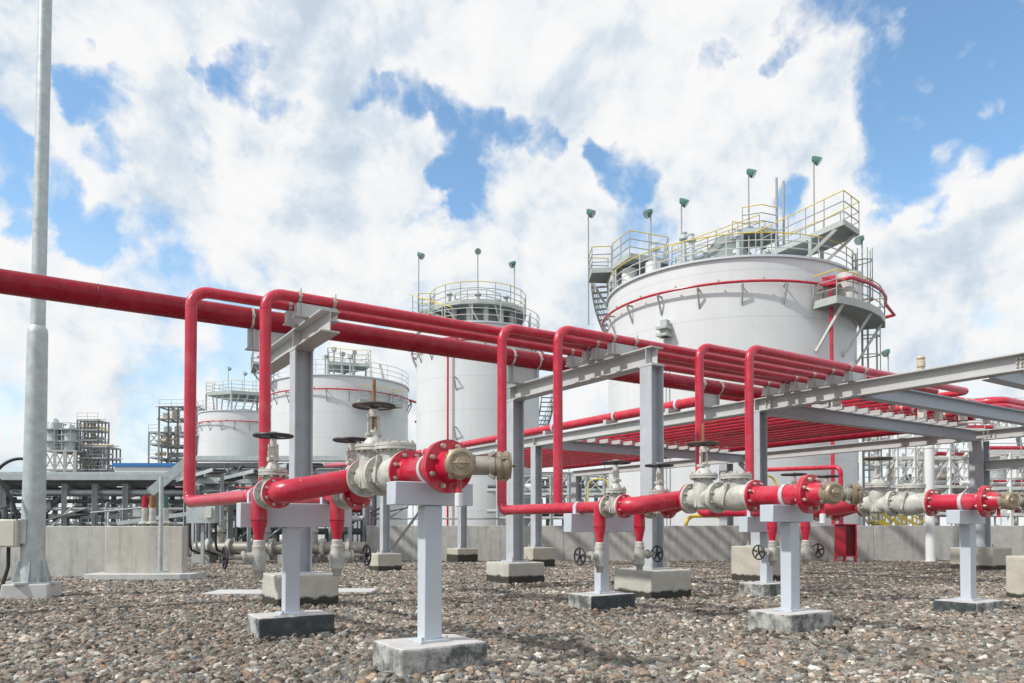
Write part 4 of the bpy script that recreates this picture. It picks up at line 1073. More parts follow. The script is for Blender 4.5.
pl = [T.pt(-100,5.5,0),T.pt(-96,7.1,0),T.pt(-66,7.1,0),T.pt(-60,5.5,0)]
platform(T.root, pl, H+1.2, rails_on=[[0,1,2,3]])
m = MB()
for a in (-90,-70): m.bar(T.pt(a,6.9,H+1.1), T.pt(a,5.42,H-.8), .14)
m.build('platform_strut', M['deckedge'], T.root)
m = MB(); m.tube([T.pt(70,5.7,H-1.05),T.pt(82,6.6,H-1.2),T.pt(94,7.4,H-1.6),T.pt(100,6.2,H-2.4)],.09,10); m.build('foam_manifold', M['red'], T.root)
# --- farthest tank
T = T4; H = T.H
pp = [T.pt(a,rr,0) for a,rr in ((-70,3.9),(-20,3.6),(30,3.6),(75,3.8),(140,2),(-140,2))]
platform(T.root, pp, H+2.1, th=.25)
m = MB()
for p in pp: m.cyl((p.x,p.y,H),(p.x,p.y,H+2.0),.1,n=8)
for i in range(12):
    a = -80+15*i; v = T.pt(a,2.9,0); w = T.pt(a+12,3.3,0); m.bar((v.x,v.y,H+.1),(w.x,w.y,H+2.0),.12)
m.build('platform_leg', M['deckedge'], T.root)
m = MB(); v = T.pt(30,4.85,0); m.cyl((v.x,v.y,-.2),(v.x,v.y,H-1.05),.09,n=10); m.build('downcomer', M['red'], T.root)
pl = [T.pt(-104,4.5,0),T.pt(-98,6.2,0),T.pt(-80,6.2,0),T.pt(-72,4.5,0)]
platform(T.root, pl, H-2.2, rails_on=[[0,1,2,3]])
cage_ladder(T.root, T.pt(76,4.7,0), T.pt(76,6,0)-T.pt(76,5,0), 2, H+1.2)

# --- floodlight masts (u, top v, distance, base height, aim in camera right / forward)
def mast_at(u, v, f, z0, aim, label, group):
    p = P(u, f, v=v); a = W(aim[1], aim[0]); mast(p.x, p.y, z0, p.z, (a.x,a.y), label, group)
G1 = 'floodlights above the largest tank'
mast_at(589, 206, 35.2, 10.5, (1,-.3), 'leftmost green floodlight of the largest tank, above the stair landing', G1)
mast_at(652, 206, 34.4, 13.0, (-1,-.2), 'green floodlight facing left behind the second landing of the largest tank', G1)
mast_at(683, 195, 34.0, 12.3, (1,-.2), 'green floodlight over the sloping roof stairs of the largest tank', G1)
mast_at(751, 165, 33.6, 12.6, (1,-.4), 'green floodlight beside the two vent pipes of the largest tank', G1)
mast_at(817, 152, 32.8, 13.9, (1,-.4), 'highest green floodlight, above the right upper platform of the largest tank', G1)
mast_at(865, 233, 33.8, 9.9, (-1,-.3), 'green floodlight hanging under the right upper platform corner', G1)
mast_at(890, 348, 40, 0, (-1,-.3), 'lone green floodlight on a post right of the largest tank', G1)
G2 = 'floodlights above the slim tank'
mast_at(418, 250, 43.8, 13.6, (1,-.3), 'left green floodlight over the slim tank', G2)
mast_at(477.5, 246, 45.5, 14.0, (.1,-1), 'middle green floodlight over the slim tank', G2)
mast_at(514.5, 259, 45.5, 13.9, (-1,-.3), 'right green floodlight over the slim tank', G2)
G3 = 'floodlights above the farthest tank'
for k,(u,v) in enumerate(((227,366),(243,371),(255,368))):
    mast_at(u, v, 80, 14, (1,-.4), ('leftmost','middle','rightmost')[k]+' tiny floodlight over the farthest tank between the red risers', G3)
mast_at(413, 452, 58, 0, (-1,-.3), 'small floodlight post in the gap between the wide and slim tanks', G3)
# ------------------------------------------------------------------ red cabinet, white post, yellow rails
q = P(845, 21.3, 0); z = fgz(21.3)
root = thing('red_cabinet', (q.x,q.y,z), 'dark red open fronted cabinet on legs in front of the bund wall', 'cabinet')
rm = Matrix.Rotation(-R(33.2)-.35, 3, 'Z'); 
def L_(x,y,zz): return rm @ Vector((x,y,0)) + Vector((q.x,q.y,z+zz))
m = MB(); m.box(L_(-.02,.0,.62), (.035,.5,.92), mtx=rm); m.box(L_(-.27,0,.62),(.035,.5,.92),mtx=rm); m.box(L_(.27,0,.62),(.035,.5,.92),mtx=rm); m.box(L_(0,.25,.62),(.56,.02,.92),mtx=rm); m.box(L_(0,0,1.09),(.62,.54,.03),mtx=rm); m.box(L_(0,0,.18),(.5,.48,.03),mtx=rm)
m.build('case', M['red'], root)
m = MB()
for a in (-.26,-.02,.26):
    for b in (-.2,.22): m.box(L_(a,b,.09),(.05,.06,.2),mtx=rm)
m.build('leg', M['red'], root)
m = MB(); m.box(L_(-.145,-.25,.62),(.22,.015,.86),mtx=rm); m.build('door', M['red'], root)
m = MB(); m.box(L_(0,0,-.03),(.9,.8,.1),mtx=rm); m.build('plinth', M['slab'], root)

m = MB(); a = P(930, 21.6, 0); m.cyl((a.x,a.y,-.3),(a.x,a.y,3.15),.13,n=18); 
rt = thing('white_post', (a.x,a.y,fgz(21.6)), 'plain white round post standing against the bund wall at right', 'post'); m.build('shaft', M['white'], rt)
m = MB(); m.cyl((a.x,a.y,3.15),(a.x,a.y,3.2),.145,n=18); m.lathe((a.x,a.y,-.19),(0,0,1),[(0,.2),(.03,.2)],18); m.build('cap', M['white'], rt)
# red riser near the cabinet
m = MB(); a = P(841, 23.5, 0); m.tube([(a.x,a.y,-.1),(a.x,a.y,2.75),tuple(P(767,26,h=2.85))], .075, 12, bend=.2)
tag(m.build('red_standpipe', M['red']), 'red standpipe behind the red cabinet with a level branch to the left', 'pipe')

def stairs_bg(u0, u1, f, z0, z1, label, m_):
    a = P(u0, f, z1); b = P(u1, f, z0); rt = thing('yellow_stairs', b, label, 'stairs'); dv = Vector((CD[0],CD[1],0))
    for k,o in enumerate((0,.9)):
        s = MB(); s.bar(a+dv*o, b+dv*o, .06, .22); s.build('stringer', m_, rt)
        railing(rt, [a+dv*o, b+dv*o], h=1.0, post=.9, yellow=True, m=m_, r=.035)
    s = MB()
    for i in range(10): p = a+(b-a)*((i+.5)/10)+dv*.45; s.box(p, (.3,.9,.04), -R(33.2))
    s.build('tread', M['galv'], rt)
stairs_bg(878, 930, 33, -.1, 1.1, 'yellow railed stairs coming down behind the bund wall at right', M['yellow'])
def ytube(pts, label, r=.05):
    m = MB(); m.tube(pts, r, 10, bend=.3); 
    tag(m.build('yellow_guard_rail', M['yellow']), label, 'guard rail')
ytube([P(686,24,h=.5),P(686,24,v=516),P(725,24,v=516),P(725,24,h=.5)], 'yellow bar above the bund wall left of the middle stand', .06)
ytube([P(776,24,h=-.1),P(776,24,v=478),P(748,24,v=470)], 'yellow hooped tube rising behind the middle hose outlets', .035)
ytube([P(588,34,h=.0),P(588,34,v=480),P(608,34,v=478),P(608,34,h=.0)], 'small yellow frame seen under the far beam near the middle valves', .03)

# ------------------------------------------------------------------ plant behind
rr = random.Random(5)
RV = Vector((CR[0],CR[1],0)); DV = Vector((CD[0],CD[1],0))
def lattice(name, label, cat, u0, u1, f, depth, levels, bays, colm, beamm, cs=.3, bs=.28, brace=.5, kit=.6, kitm=('beige','galv','white'), rail=True, group=None, kr=(.25,.75), z0=-.2, pipes=0, pipem=('galv','white','red')):
    a = P(u0, f, 0); b = P(u1, f, 0); Lg = (b-a).length; rt = thing(name, (a.x,a.y,z0), label, cat, group)
    dx = (b-a).normalized(); nb = bays; top = levels[-1]
    m = MB(); tops = [top]*(nb+1)
    for i in range(nb+1):
        for s in (0,1): p = a+dx*(Lg*i/nb)+DV*depth*s; m.bar((p.x,p.y,z0),(p.x,p.y,top), cs)
    m.build('column', colm, rt)
    m = MB(); br = MB(); k = MB(); rl = MB()
    for li, z in enumerate(levels):
        for s in (0,1):
            p = a+DV*depth*s; q = b+DV*depth*s; m.bar((p.x,p.y,z),(q.x,q.y,z), bs, bs*.9)
        for i in range(nb+1):
            p = a+dx*(Lg*i/nb); q = p+DV*depth; m.bar((p.x,p.y,z),(q.x,q.y,z), bs*.8)
        zp = levels[li-1] if li else z0
        for i in range(nb):
            if rr.random() < brace:
                p = a+dx*(Lg*i/nb); q = a+dx*(Lg*(i+1)/nb)
                br.bar((p.x,p.y,zp),(q.x,q.y,z), bs*.45); 
                if rr.random() < .6: br.bar((p.x,p.y,z),(q.x,q.y,zp), bs*.45)
        if rail:
            for hh in (.55,1.1):
                p = a-DV*.1; q = b-DV*.1; rl.bar((p.x,p.y,z+hh),(q.x,q.y,z+hh), bs*.2)
            n = int(Lg/1.6)
            for i in range(n+1): p = a-DV*.1+dx*Lg*i/max(n,1); rl.bar((p.x,p.y,z),(p.x,p.y,z+1.1), bs*.2)
    m.build('floor_beam', beamm, rt)
    if br.v: br.build('cross_brace', beamm, rt)
    if rail: rl.build('railing', M['rail'] , rt)
    kits = {}
    for li, z in enumerate(levels[:-1] if len(levels)>1 else levels):
        zn = levels[li+1]-z if li+1 < len(levels) else 2
        for i in range(nb):
            if rr.random() < kit:
                p = a+dx*(Lg*(i+rr.uniform(.3,.7))/nb)+DV*depth*rr.uniform(.2,.7); r_ = rr.uniform(*kr)*min(zn, Lg/nb)*.5
                mm = kits.setdefault(rr.choice(kitm), MB()); t = rr.random()
                if t < .45: mm.lathe((p.x,p.y,z+.1),(0,0,1),[(0,r_*.4),(.1,r_),(zn*.75,r_),(zn*.85,r_*.3)],14)
                elif t < .75: mm.lathe(p+Vector((0,0,z+zn*.4))-dx*r_*1.6, dx,[(0,r_*.2),(.1*r_,r_*.6),(3.0*r_,r_*.6),(3.2*r_,r_*.2)],14)
                else: mm.box((p.x,p.y,z+zn*.3),(r_*1.6,r_*1.4,zn*.5),-R(33.2))
    for key, mm in kits.items(): mm.build('vessel', M[key], rt)
    for i in range(pipes):
        mm = MB(); z = rr.choice(levels)+rr.uniform(.15,.5); d = rr.uniform(0,depth); p = a+DV*d-dx*.6; q = b+DV*d+dx*.6; r_ = rr.uniform(.06,.16)
        mm.tube([(p.x,p.y,z),(q.x,q.y,z)], r_, 10)
        mm.build('pipe_run', M[rr.choice(pipem)], rt)
    return rt
D_ = M['darksteel']; MS = M['midsteel']
lattice('process_structure', 'distant grey steel process structure just right of the lamp pole', 'plant structure', 76, 107, 110, 3.5, [2.2,4.0,5.8,7.5,9.2,10.9,12.6], 8, D_, MS, cs=.2, bs=.22, kit=1, brace=.35, kr=(.5,.95), kitm=('beige','galv','beige','white'), pipes=16, pipem=('galv','white','beige'))
lattice('process_structure', 'upper stepped part of the distant process structure, topmost of the cluster', 'plant structure', 76, 97, 113, 3, [10.5,12.2,13.9,15.5,17], 6, D_, MS, cs=.2, bs=.24, kit=1, pipes=10, pipem=('galv','yellow','white'), brace=.2, kr=(.5,.9), kitm=('beige','yellow','galv'))
lattice('process_structure', 'distant cross braced tower partly hidden by the lamp pole', 'plant structure', 44, 74, 108, 5, [3.3,6.2,9.0,11.8], 3, M['ivory'], MS, cs=.42, bs=.3, kit=.15, brace=1, rail=True)
for u,h in ((53,17.5),(69,16.6)):
    a = P(u,110,0); rt = thing('process_vessel', (a.x,a.y,11.8), ('left' if u==53 else 'right')+' round topped vessel standing on the distant cross braced tower', 'vessel')
    m = MB(); m.lathe((a.x,a.y,11.8),(0,0,1),[(0,.9),(h-13.4,.9),(h-12.6,.5),(h-12.4,.2)],14); m.build('drum', M['galv'], rt)
    m = MB()
    for z in (13.2,15.0): 
        m.lathe((a.x,a.y,z),(0,0,1),[(0,1.6),(.18,1.6)],12); m.torus((a.x,a.y,z+1.0),(0,0,1),1.6,.06,16,5)
    for k in range(8): t = 2*math.pi*k/8; m.cyl((a.x+1.6*math.cos(t),a.y+1.6*math.sin(t),11.8),(a.x+1.6*math.cos(t),a.y+1.6*math.sin(t),16),.07,n=6)
    m.build('platform', MS, rt)
lattice('process_structure', 'tall distant steel tower just left of the first red riser', 'plant structure', 158, 196, 112, 3, [2.4,4.5,6.6,8.7,10.8,12.9,15,17,18.9], 4, D_, D_, cs=.22, bs=.24, kit=.8, brace=.25, kr=(.6,.95), kitm=('beige','beige','galv'), pipes=10, pipem=('galv','white','beige'))
lattice('process_structure', 'lower distant steel tower leaning against the tall one left of the first riser', 'plant structure', 148, 158, 110, 4, [3,5,7,9,11,13,14.8], 1, MS, MS, cs=.25, bs=.25, kit=.9, brace=.3, kr=(.5,.9), kitm=('beige','yellow'))
a = P(134,60,0); b = P(200,60,0); c = (a+b)/2; rt = thing('white_building', (c.x,c.y,-.2), 'low white building with a blue roof edge behind the first red riser', 'building')
m = MB(); m.box((c.x,c.y,2.6),((b-a).length,6,5.6),-R(33.2)); m.build('wall', M['white'], rt)
m = MB(); m.box((c.x,c.y,5.55),((b-a).length+.3,6.3,.28),-R(33.2)); m.build('roof', M['blue'], rt)
m = MB(); p = P(152,56.6,h=3.6); m.box(p,(2.6,.12,.35),-R(33.2)); m.build('canopy', M['blue'], rt)
m = MB()
for u in (142,160,176): p = P(u,56.92,h=2.2); m.box(p,(1.0,.1,1.2),-R(33.2))
m.build('window', M['darksteel'], rt)
# left pipe rack and cable trays
def bgrack(label, u0, u1, f, zs, cols, colh, mcol, pipes, tray=None, depth=1.2):
    a = P(u0,f,0); b = P(u1,f,0); rt = thing('pipe_rack', (a.x,a.y,fgz(f)), label, 'pipe rack'); d=(b-a); n = cols
    for i in range(n+1):
        m = MB(); p = a+d*i/n
        for s in (0,depth): q = p+DV*s; m.ibeam((q.x,q.y,-.3),(q.x,q.y,colh),.16,.16,.012,.016,up=(1,0,0))
        m.bar((p.x,p.y,colh-.1),tuple(p+DV*depth+Vector((0,0,colh-.1))),.14); m.build('column', mcol, rt)
    for (z,s,r_,mm) in pipes:
        m = MB(); p = a+DV*s; q = b+DV*s; m.tube([(p.x,p.y,z),(q.x,q.y,z)], r_, 12); m.build('pipe_run', M[mm], rt)
    for k in range(int((u1-u0)/4.2)):            # small clutter: drops, boxes, elbows
        t = rr.random(); p = a+d*rr.random()+DV*rr.uniform(-.25,depth); z0_ = rr.uniform(.2,colh*.6); z1_ = rr.uniform(colh*.5,colh)
        m = MB()
        if t < .45: m.tube([(p.x,p.y,-.2),(p.x,p.y,z1_),tuple(p+DV*rr.uniform(.3,1.0)+Vector((0,0,z1_)))], rr.choice((.025,.035,.05)), 8, bend=.12)
        elif t < .7: m.box((p.x,p.y,z0_+.3), (rr.uniform(.12,.4),rr.uniform(.1,.25),rr.uniform(.15,.5)), -R(33.2))
        elif t < .9: q_ = p+RV*rr.uniform(.8,2.2); m.tube([(p.x,p.y,z0_),(q_.x,q_.y,z1_)], .03, 8)
        else: m.cyl((p.x,p.y,z0_),(p.x,p.y,z0_+.3),.1,n=12); m.torus((p.x,p.y,z0_+.4),(0,0,1),.13,.015,16,5); m.cyl((p.x,p.y,z0_+.3),(p.x,p.y,z0_+.42),.02,n=8)
        m.build1('fitting', M[rr.choice(('galv','darksteel','white','darksteel','midsteel','rubber','valve','darksteel'))], rt)
    if tray:
        for z,w,mm in tray:
            m = MB(); p = a+DV*w; q = b+DV*w
            m.bar((p.x,p.y,z),(q.x,q.y,z),.5,.05); 
            for s in (-.26,.26): m.bar(tuple(p+DV*s+Vector((0,0,z+.07))),tuple(q+DV*s+Vector((0,0,z+.07))),.03,.2)
            m.build('cable_tray', M[mm], rt)
    return rt
bgrack('long grey cable tray rack running level behind the left walls', -150, 186, 25, 0, 11, 2.3, MS, [(2.02,.2,.09,'galv'),(1.72,.5,.07,'darksteel'),(1.45,.1,.06,'galv'),(1.2,.8,.09,'white'),(.95,.3,.07,'galv'),(2.0,.9,.1,'galv')], tray=[(2.44,-.1,'midsteel'),(2.58,.9,'galv'),(2.28,.5,'darksteel'),(2.05,1.0,'darksteel')])
for i,(xx,h,y0,y1,mm) in enumerate(((4.3,2.35,21,60,'galv'),(5.0,2.25,19.5,60,'darksteel'),(5.7,2.4,19.0,60,'galv'),(6.5,2.5,19.5,60,'galv'),(7.3,2.1,19,60,'darksteel'),(4.8,1.75,20,60,'galv'))):
    rt = thing('cable_tray', (xx,y0,h), 'grey cable tray running away behind the two nearest red risers', 'cable tray', 'cable trays behind the nearest risers')
    m = MB(); m.box((xx,(y0+y1)/2,h),(.36,y1-y0,.03)); m.build('tray', M['darksteel'], rt)
    m = MB()
    for s in (-.19,.19): m.box((xx+s,(y0+y1)/2,h+.04),(.025,y1-y0,.10))
    m.build('side_rail', M['galv'], rt)
    m = MB()
    for k in range(6): m.cyl((xx-.15+k*.06,y0+.1,h+.05),(xx-.15+k*.06,y1,h+.05),.025,n=6)
    m.build('cable', M['rubber'], rt)
    m = MB(); y = y0+.8
    while y < y1: m.box((xx,y,h-.07),(.5,.08,.09)); m.bar((xx+.22,y,-.3),(xx+.22,y,h-.05),.09); y += 5.5
    m.build('post', MS, rt)
for i,(u0,h0,u1,h1,f) in enumerate(((150,1.95,190,3.1,24),(118,.95,260,1.55,22.4))):
    m = MB(); m.bar(P(u0,f,h0),P(u1,f+.3,h1),.12,.3 if i==0 else .12)
    tag(m.build('sloping_tray', M['galv']), ('sloping grey duct rising to the first red riser','long thin sloping rail above the blotchy wall block')[i], 'duct')
for i,(u,v0,v1,f) in enumerate(((186,486,494,27),(225,487,489,30),(330,470,463,20))):
    m = MB(); m.tube([P(u-55,f+9,v=v0-2),P(u+50,f-2,v=v1)], .07, 10)
    tag(m.build('red_background_pipe', M['red']), ('low red pipe glimpsed left of the first riser elbow','low red pipe glimpsed between the first two risers','low red pipe behind the nearest big valve')[i], 'pipe')
bgrack('upper grey tray rack standing across the foot of the two farther tanks', 186, 345, 31, 0, 4, 3.5, MS, [(3.1,.2,.09,'galv'),(2.9,.8,.12,'darksteel'),(3.25,1.0,.08,'white')], tray=[(3.62,.0,'galv'),(3.4,.9,'darksteel')])
# low pipes on the ground, left of the bund wall
rt = thing('ground_pipeline', P(200,20.6,fgz(20)), 'low rusty grey pipeline with flanges lying behind the nearest pipe stand', 'pipe')
m = MB(); a = P(196,20.6,.26); b = P(366,20.6,.26); m.tube([a,b], .17, 16); m.build('pipe', M['alloy'], rt)
m = MB()
d = (b-a).normalized()
for t in (.08,.2,.33,.45,.62,.75,.9): p = a+(b-a)*t; m.lathe(p-d*.05,d,[(0,.27),(.1,.27)],18)
for t in (.14,.4,.68): p = a+(b-a)*t; m.cyl(p,p+Vector((0,0,.65)),.11,n=12); m.lathe(p+Vector((0,0,.45)),(0,0,1),[(0,.2),(.06,.2)],16); m.torus(p+Vector((0,0,.75)),(0,0,1),.2,.02,18,6)
m.build('flange', M['valve'], rt)
m = MB()
for t in (.05,.3,.55,.85): p = a+(b-a)*t; m.box((p.x,p.y,-.12),(.5,.5,.4),-R(33.2))
m.build('sleeper', M['wall'], rt)
bgrack('grey pipe rack with bundled conduits between the wall block and the nearest stand', 196, 366, 22.5, 0, 5, 2.1, MS, [(1.95,.2,.07,'galv'),(1.6,.3,.09,'galv'),(1.35,.6,.06,'red'),(1.1,.2,.08,'white'),(.7,.5,.1,'darksteel'),(1.8,.8,.1,'darksteel')], tray=[(2.2,.3,'galv')])
for i in range(5):
    a = P(190+i*6.5, 19.5+.2*(i%2), 0)
    m = MB(); m.tube([(a.x,a.y,1.5),(a.x,a.y,.25),tuple(P(204+i*6,20.5,.08))], .03, 8, bend=.25)
    tag(m.build('conduit', M['galv' if i%2 else 'rubber']), 'bent conduit dropping to the gravel right of the blotchy wall block', 'conduit', 'bent conduits by the wall block')
a = P(203,19.3,1.25); rt = thing('instrument_cabinet', (a.x,a.y,fgz(19)), 'grey instrument cabinet above the bent conduits', 'cabinet')
m = MB(); m.box(a,(.75,.3,.6),-R(33.2)); m.build('case', M['galv'], rt); m = MB(); m.box(tuple(P(208.5,19.1,1.22)),(.16,.1,.26),-R(33.2)); m.build('door', M['ivory'], rt)
m = MB(); m.box((a.x,a.y,.4),(.08,.08,1.2),-R(33.2)); m.build('leg', MS, rt)
# railing and posts behind the middle wall
a = P(372,23.2,.35); b = P(640,23.2,.35); rt = thing('guard_railing', (a.x,a.y,0), 'grey handrail running along just behind the middle bund wall', 'railing'); railing(rt, [a,b], h=.75, post=2.2, yellow=False, r=.03)
for u in (363.5,369):
    p = P(u,22.6,0); m = MB(); m.cyl((p.x,p.y,-.2),(p.x,p.y,1.75),.03,n=8); tag(m.build('red_standpipe', M['red']), ('left' if u<366 else 'right')+' one of two thin red standpipes left of the brace post', 'pipe')
G = 'pale pipe racks beyond the right hand wall'
lattice('steel_rack', 'pale multi storey pipe rack behind the right hand manifold', 'pipe rack', 862, 985, 44, 5, [1.6,3.2,4.9,6.6], 7, M['white'], M['rail_pale'], cs=.2, bs=.2, kit=.75, brace=.6, kr=(.35,.7), kitm=('galv','darksteel','white','beige'), pipes=14, pipem=('red','galv','white','galv'))
lattice('steel_rack', 'pale pipe rack at the far right edge beyond the grey column', 'pipe rack', 988, 1120, 42, 5, [1.5,3.0,5.0], 6, M['white'], M['rail_pale'], cs=.2, bs=.2, kit=.8, brace=.6, kr=(.5,.9), kitm=('galv','midsteel','white','galv'), pipes=14, pipem=('red','red','galv','white'))
lattice('pipe_bridge', 'grey lattice pipe bridge high at the right edge above the joist', 'pipe bridge', 950, 1150, 58, 3, [8.6,9.8], 12, MS, M['rail_pale'], cs=.14, bs=.16, kit=.2, brace=.9, z0=8.6, kr=(.3,.5), rail=True, pipes=4, pipem=('galv','white'))
for u in (968, 1040): 
    p = P(u,58.5,0); m = MB(); m.bar((p.x,p.y,-.2),(p.x,p.y,8.6),.4); m.bar((p.x,p.y,-.2),tuple(p+DV*2.5+Vector((0,0,8.6))),.3); tag(m.build('bridge_trestle', MS), ('left' if u<1000 else 'right')+' trestle leg carrying the lattice pipe bridge at right', 'trestle')
lattice('steel_rack', 'low cluttered pipe rack glimpsed under the beams at centre', 'pipe rack', 498, 640, 40, 4, [1.3,2.6,3.6], 8, MS, M['rail_pale'], cs=.16, bs=.14, kit=.8, brace=.5, kr=(.4,.8), kitm=('galv','darksteel','lampgreen','white'), pipes=12, pipem=('galv','white','darksteel'))
a = P(923,95,0); rt = thing('chimney', (a.x,a.y,-.2), 'cream topped chimney far behind the long beam at right', 'chimney')
m = MB(); m.lathe((a.x,a.y,-.2),(0,0,1),[(0,.9),(19,.42),(22.4,.38)],18); m.build('stack', M['beige'], rt)
m = MB(); m.lathe((a.x,a.y,21.2),(0,0,1),[(0,.38),(.2,.52),(.9,.5),(1.0,.4),(1.3,.55),(1.6,.35)],16); m.build('cap', M['beige'], rt)
# knee brace between far column and beam
m = MB(); m.bar((18.0,12.8,1.0),(18.0,14.9,2.8),.12,.12); tag(m.build('diagonal_brace', M['midsteel2']), 'diagonal steel brace left of the middle end stand under the far beam', 'brace')

# ------------------------------------------------------------------ sky, sun, camera
SUN_AZ = Vector((-.93,.10,0)).normalized(); SUN_EL = R(46)
sdir = Vector((SUN_AZ.x*math.cos(SUN_EL), SUN_AZ.y*math.cos(SUN_EL), math.sin(SUN_EL)))
w = bpy.data.worlds.new('World'); w.cycles.sampling_method = 'MANUAL'; w.cycles.sample_map_resolution = 256; bpy.context.scene.world = w; w.use_nodes = True
nt = w.node_tree; nt.nodes.clear()
out = nd(nt,'ShaderNodeOutputWorld'); mixs = nd(nt,'ShaderNodeMixShader'); lk(nt, mixs.outputs[0], out.inputs[0])
sky = nd(nt,'ShaderNodeTexSky'); sky.sky_type='NISHITA'; sky.sun_disc=False; sky.sun_elevation=SUN_EL
sky.sun_rotation = math.atan2(SUN_AZ.x, SUN_AZ.y); sky.air_density=1.0; sky.dust_density=.6; sky.ozone_density=1.6
b1 = nd(nt,'ShaderNodeBackground'); b1.inputs[1].default_value=.15
skm = nd(nt,'ShaderNodeMix',data_type='RGBA',blend_type='MULTIPLY'); skm.inputs[0].default_value=1; skm.inputs[7].default_value=(.97,1.13,1.12,1); lk(nt, sky.outputs[0], skm.inputs[6]); lk(nt, skm.outputs[2], b1.inputs[0])
b2 = nd(nt,'ShaderNodeBackground'); b2.inputs[1].default_value=.71
lk(nt, b1.outputs[0], mixs.inputs[1]); lk(nt, b2.outputs[0], mixs.inputs[2])
tc = nd(nt,'ShaderNodeTexCoord'); V = tc.outputs['Generated']
def mth(op, a, b=None, c=None):
    n = nd(nt,'ShaderNodeMath',operation=op)
    for i,x in enumerate((a,b,c)):
        if x is None: continue
        if isinstance(x,(int,float)): n.inputs[i].default_value=x
        else: lk(nt,x,n.inputs[i])
    return n.outputs[0]
def vm(op,a,b=None):
    n = nd(nt,'ShaderNodeVectorMath',operation=op)
    for i,x in enumerate((a,b)):
        if x is None: continue
        if isinstance(x,(tuple,Vector)): n.inputs[i].default_value=tuple(x)
        else: lk(nt,x,n.inputs[i])
    return n.outputs['Value'] if op=='DOT_PRODUCT' else n.outputs['Vector']
def rng(x,a,b,c,d,smooth=True):
    n = nd(nt,'ShaderNodeMapRange',interpolation_type='SMOOTHSTEP' if smooth else 'LINEAR')
    lk(nt,x,n.inputs[0])
    for i,k in enumerate((a,b,c,d)): n.inputs[i+1].default_value=k
    return n.outputs[0]
def noise(vec, scale, detail, rough, dist=0.0):
    n = nd(nt,'ShaderNodeTexNoise'); n.inputs['Scale'].default_value=scale; n.inputs['Detail'].default_value=detail; n.inputs['Roughness'].default_value=rough; n.inputs['Distortion'].default_value=dist
    lk(nt,vec,n.inputs['Vector']); return n.outputs['Fac']
def puff(vec, scale, detail, rough):            # heaped, cauliflower-like field
    n = nd(nt,'ShaderNodeTexVoronoi'); n.feature='F1'; n.inputs['Scale'].default_value=scale; n.inputs['Detail'].default_value=detail; n.inputs['Roughness'].default_value=rough; n.inputs['Lacunarity'].default_value=2.2; n.normalize=True
    lk(nt,vec,n.inputs['Vector']); return mth('SUBTRACT', 1.0, n.outputs['Distance'])
SEED = (3.1,1.7,.4)
v0 = vm('ADD', V, SEED)
def field(vec, dt):
    a = noise(vec, 7.0, dt, .60, .2); return a
wn = nd(nt,'ShaderNodeTexNoise'); wn.inputs['Scale'].default_value=11; wn.inputs['Detail'].default_value=7; wn.inputs['Roughness'].default_value=.6; lk(nt, vm('ADD', V, (5.,1.,8.)), wn.inputs['Vector'])
VWN = vm('NORMALIZE', vm('ADD', V, vm('MULTIPLY', vm('SUBTRACT', wn.outputs['Color'], (.5,.5,.5)), (.085,.085,.085))))
# where the photograph's gaps and banks lie: direction (as picture position), angular radius
GAPS = [(85,47,9),(75,92,18),(105,95,22),(128,80,14),(8,140,28),(5,172,26),(55,185,20),(70,206,13),(102,150,16),(106,132,13),(92,238,24),(14,214,14),(245,45,15),(258,48,12),(234,62,16),(220,77,14),(236,86,16),(196,65,10),(268,98,14),(287,116,16),(365,88,14),(386,90,12),(412,93,16),(428,97,12),(450,116,22),(472,121,24),(492,114,18),(460,150,22),(470,180,17),(455,202,13),(441,168,13),
 (519,128,18),(540,135,14),(556,140,9),(610,150,18),(625,165,22),(641,178,17),(612,182,13),(600,143,12),(655,177,9),(716,62,14),(727,54,10),(737,45,8),(772,57,9),(781,46,10),(812,14,26),(836,20,30),(875,22,40),(930,35,62),(1000,40,70),(912,80,34),(960,120,50),(1005,140,34),(925,150,38),(897,118,26),(912,185,24),(935,215,16),(795,192,12),(884,215,14),(1060,60,90)]
BANKS = [(830,75,26),(800,112,50),(862,150,24),(852,185,22),(985,105,10),(1003,99,8),(915,108,7),(983,160,14),(957,178,12),(992,202,24),(1020,180,18),(1012,225,32),(960,262,40),(892,252,25),(190,110,40),(220,160,60),(300,160,60),(380,150,50),(330,220,80),(600,40,80),(700,20,60),(420,25,60),(330,45,60),(60,25,50),(150,20,60),(560,190,40),(690,150,50),(560,115,14),(285,90,14),(30,95,20),(930,70,9),(945,140,10),(1000,60,9),(905,40,10),(918,215,16),(975,25,8)]
def spots(lst, k0, k1):
    acc = None
    for (u,v,r_) in lst:
        d = Vector(P(u,1.0,v=v)) - Vector((0,0,EYE)); ln = d.length; d.normalize(); ang = r_/F/ln
        t = rng(vm('DOT_PRODUCT', VWN, d), math.cos(ang*k0), math.cos(ang*k1), 0, 1)
        acc = t if acc is None else mth('MAXIMUM',acc,t)
    return acc
gap = spots(GAPS, 1.75, .2); bank = spots(BANKS, 1.6, .2)
wv = vm('ADD', v0, vm('MULTIPLY', vm('SUBTRACT', wn.outputs['Color'], (.5,.5,.5)), (.10,.10,.10)))
f_hi = mth('ADD', mth('MULTIPLY', noise(v0, 7.0, 12, .60, .2), .66), mth('MULTIPLY', puff(wv, 15.0, 2, .5), .34))
dens = mth('ADD', mth('MULTIPLY_ADD', f_hi, 7.5, -4.25), mth('ADD', mth('MULTIPLY_ADD', gap, -1.24, .48), mth('MULTIPLY', bank, .62)))
mask = rng(dens, -.75, .55, 0, 1)
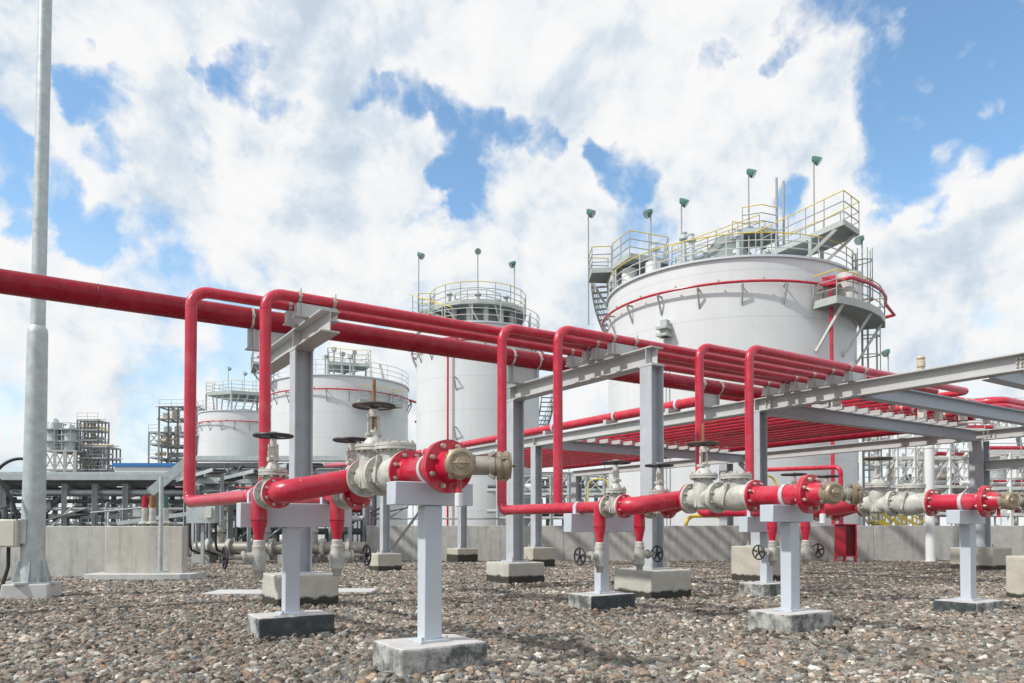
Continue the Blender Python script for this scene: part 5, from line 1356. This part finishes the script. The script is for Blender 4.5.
lit = mth('SUBTRACT', noise(v0, 7.0, 7, .6, .2), noise(vm('ADD', v0, tuple(sdir*.03)), 7.0, 7, .6, .2))   # brighter where the cloud thins towards the sun
grey = noise(vm('ADD', vm('MULTIPLY', V, (1,1,2.2)), (9.0,2.0,5.0)), 2.4, 7, .55, .3)
thick = rng(dens, .3, 2.0, .16, -.10)
litv = mth('ADD', mth('MULTIPLY_ADD', lit, 3.6, .60), mth('ADD', mth('MULTIPLY_ADD', grey, -1.5, .72), thick))
cr = nd(nt,'ShaderNodeValToRGB'); e = cr.color_ramp.elements
e[0].position=.0; e[0].color=(.60,.70,.81,1); e[1].position=.95; e[1].color=(1.0,1.0,1.0,1)
k_ = cr.color_ramp.elements.new(.36); k_.color=(.76,.835,.91,1); k_ = cr.color_ramp.elements.new(.62); k_.color=(.92,.95,.975,1)
lk(nt, litv, cr.inputs['Fac']); lk(nt, cr.outputs[0], b2.inputs[0])
# thin veil low over the horizon
sepz = nd(nt,'ShaderNodeSeparateXYZ'); lk(nt,V,sepz.inputs[0])
veil = rng(sepz.outputs[2], .0, .40, .9, .0)
fin = mth('MAXIMUM', mask, veil)
lk(nt, fin, mixs.inputs[0])

sl = bpy.data.lights.new('sun','SUN'); sl.energy=2.8; sl.angle=R(2.5); sl.color=(1,.965,.91)
so = bpy.data.objects.new('sun',sl); C.objects.link(so); so.rotation_euler = sdir.to_track_quat('Z','Y').to_euler(); so.location=(0,0,40)

cam = bpy.data.cameras.new('camera'); co = bpy.data.objects.new('camera',cam); C.objects.link(co)
co.location=(0,0,EYE); PITCH = 1.3
co.rotation_euler=(R(90+PITCH),0,-math.atan2(CD[0],CD[1]))
cam.sensor_width=36; cam.lens=F/1024*36; cam.clip_end=3000; cam.clip_start=.05
cam.shift_y=((HOR - F*math.tan(R(PITCH)))-341.5)/1024
s = bpy.context.scene; s.camera=co
s.view_settings.view_transform='Standard'; s.view_settings.look='None'; s.view_settings.exposure=.42; s.view_settings.gamma=1; s.view_settings.use_curve_mapping=False
s.render.resolution_x=1024; s.render.resolution_y=683
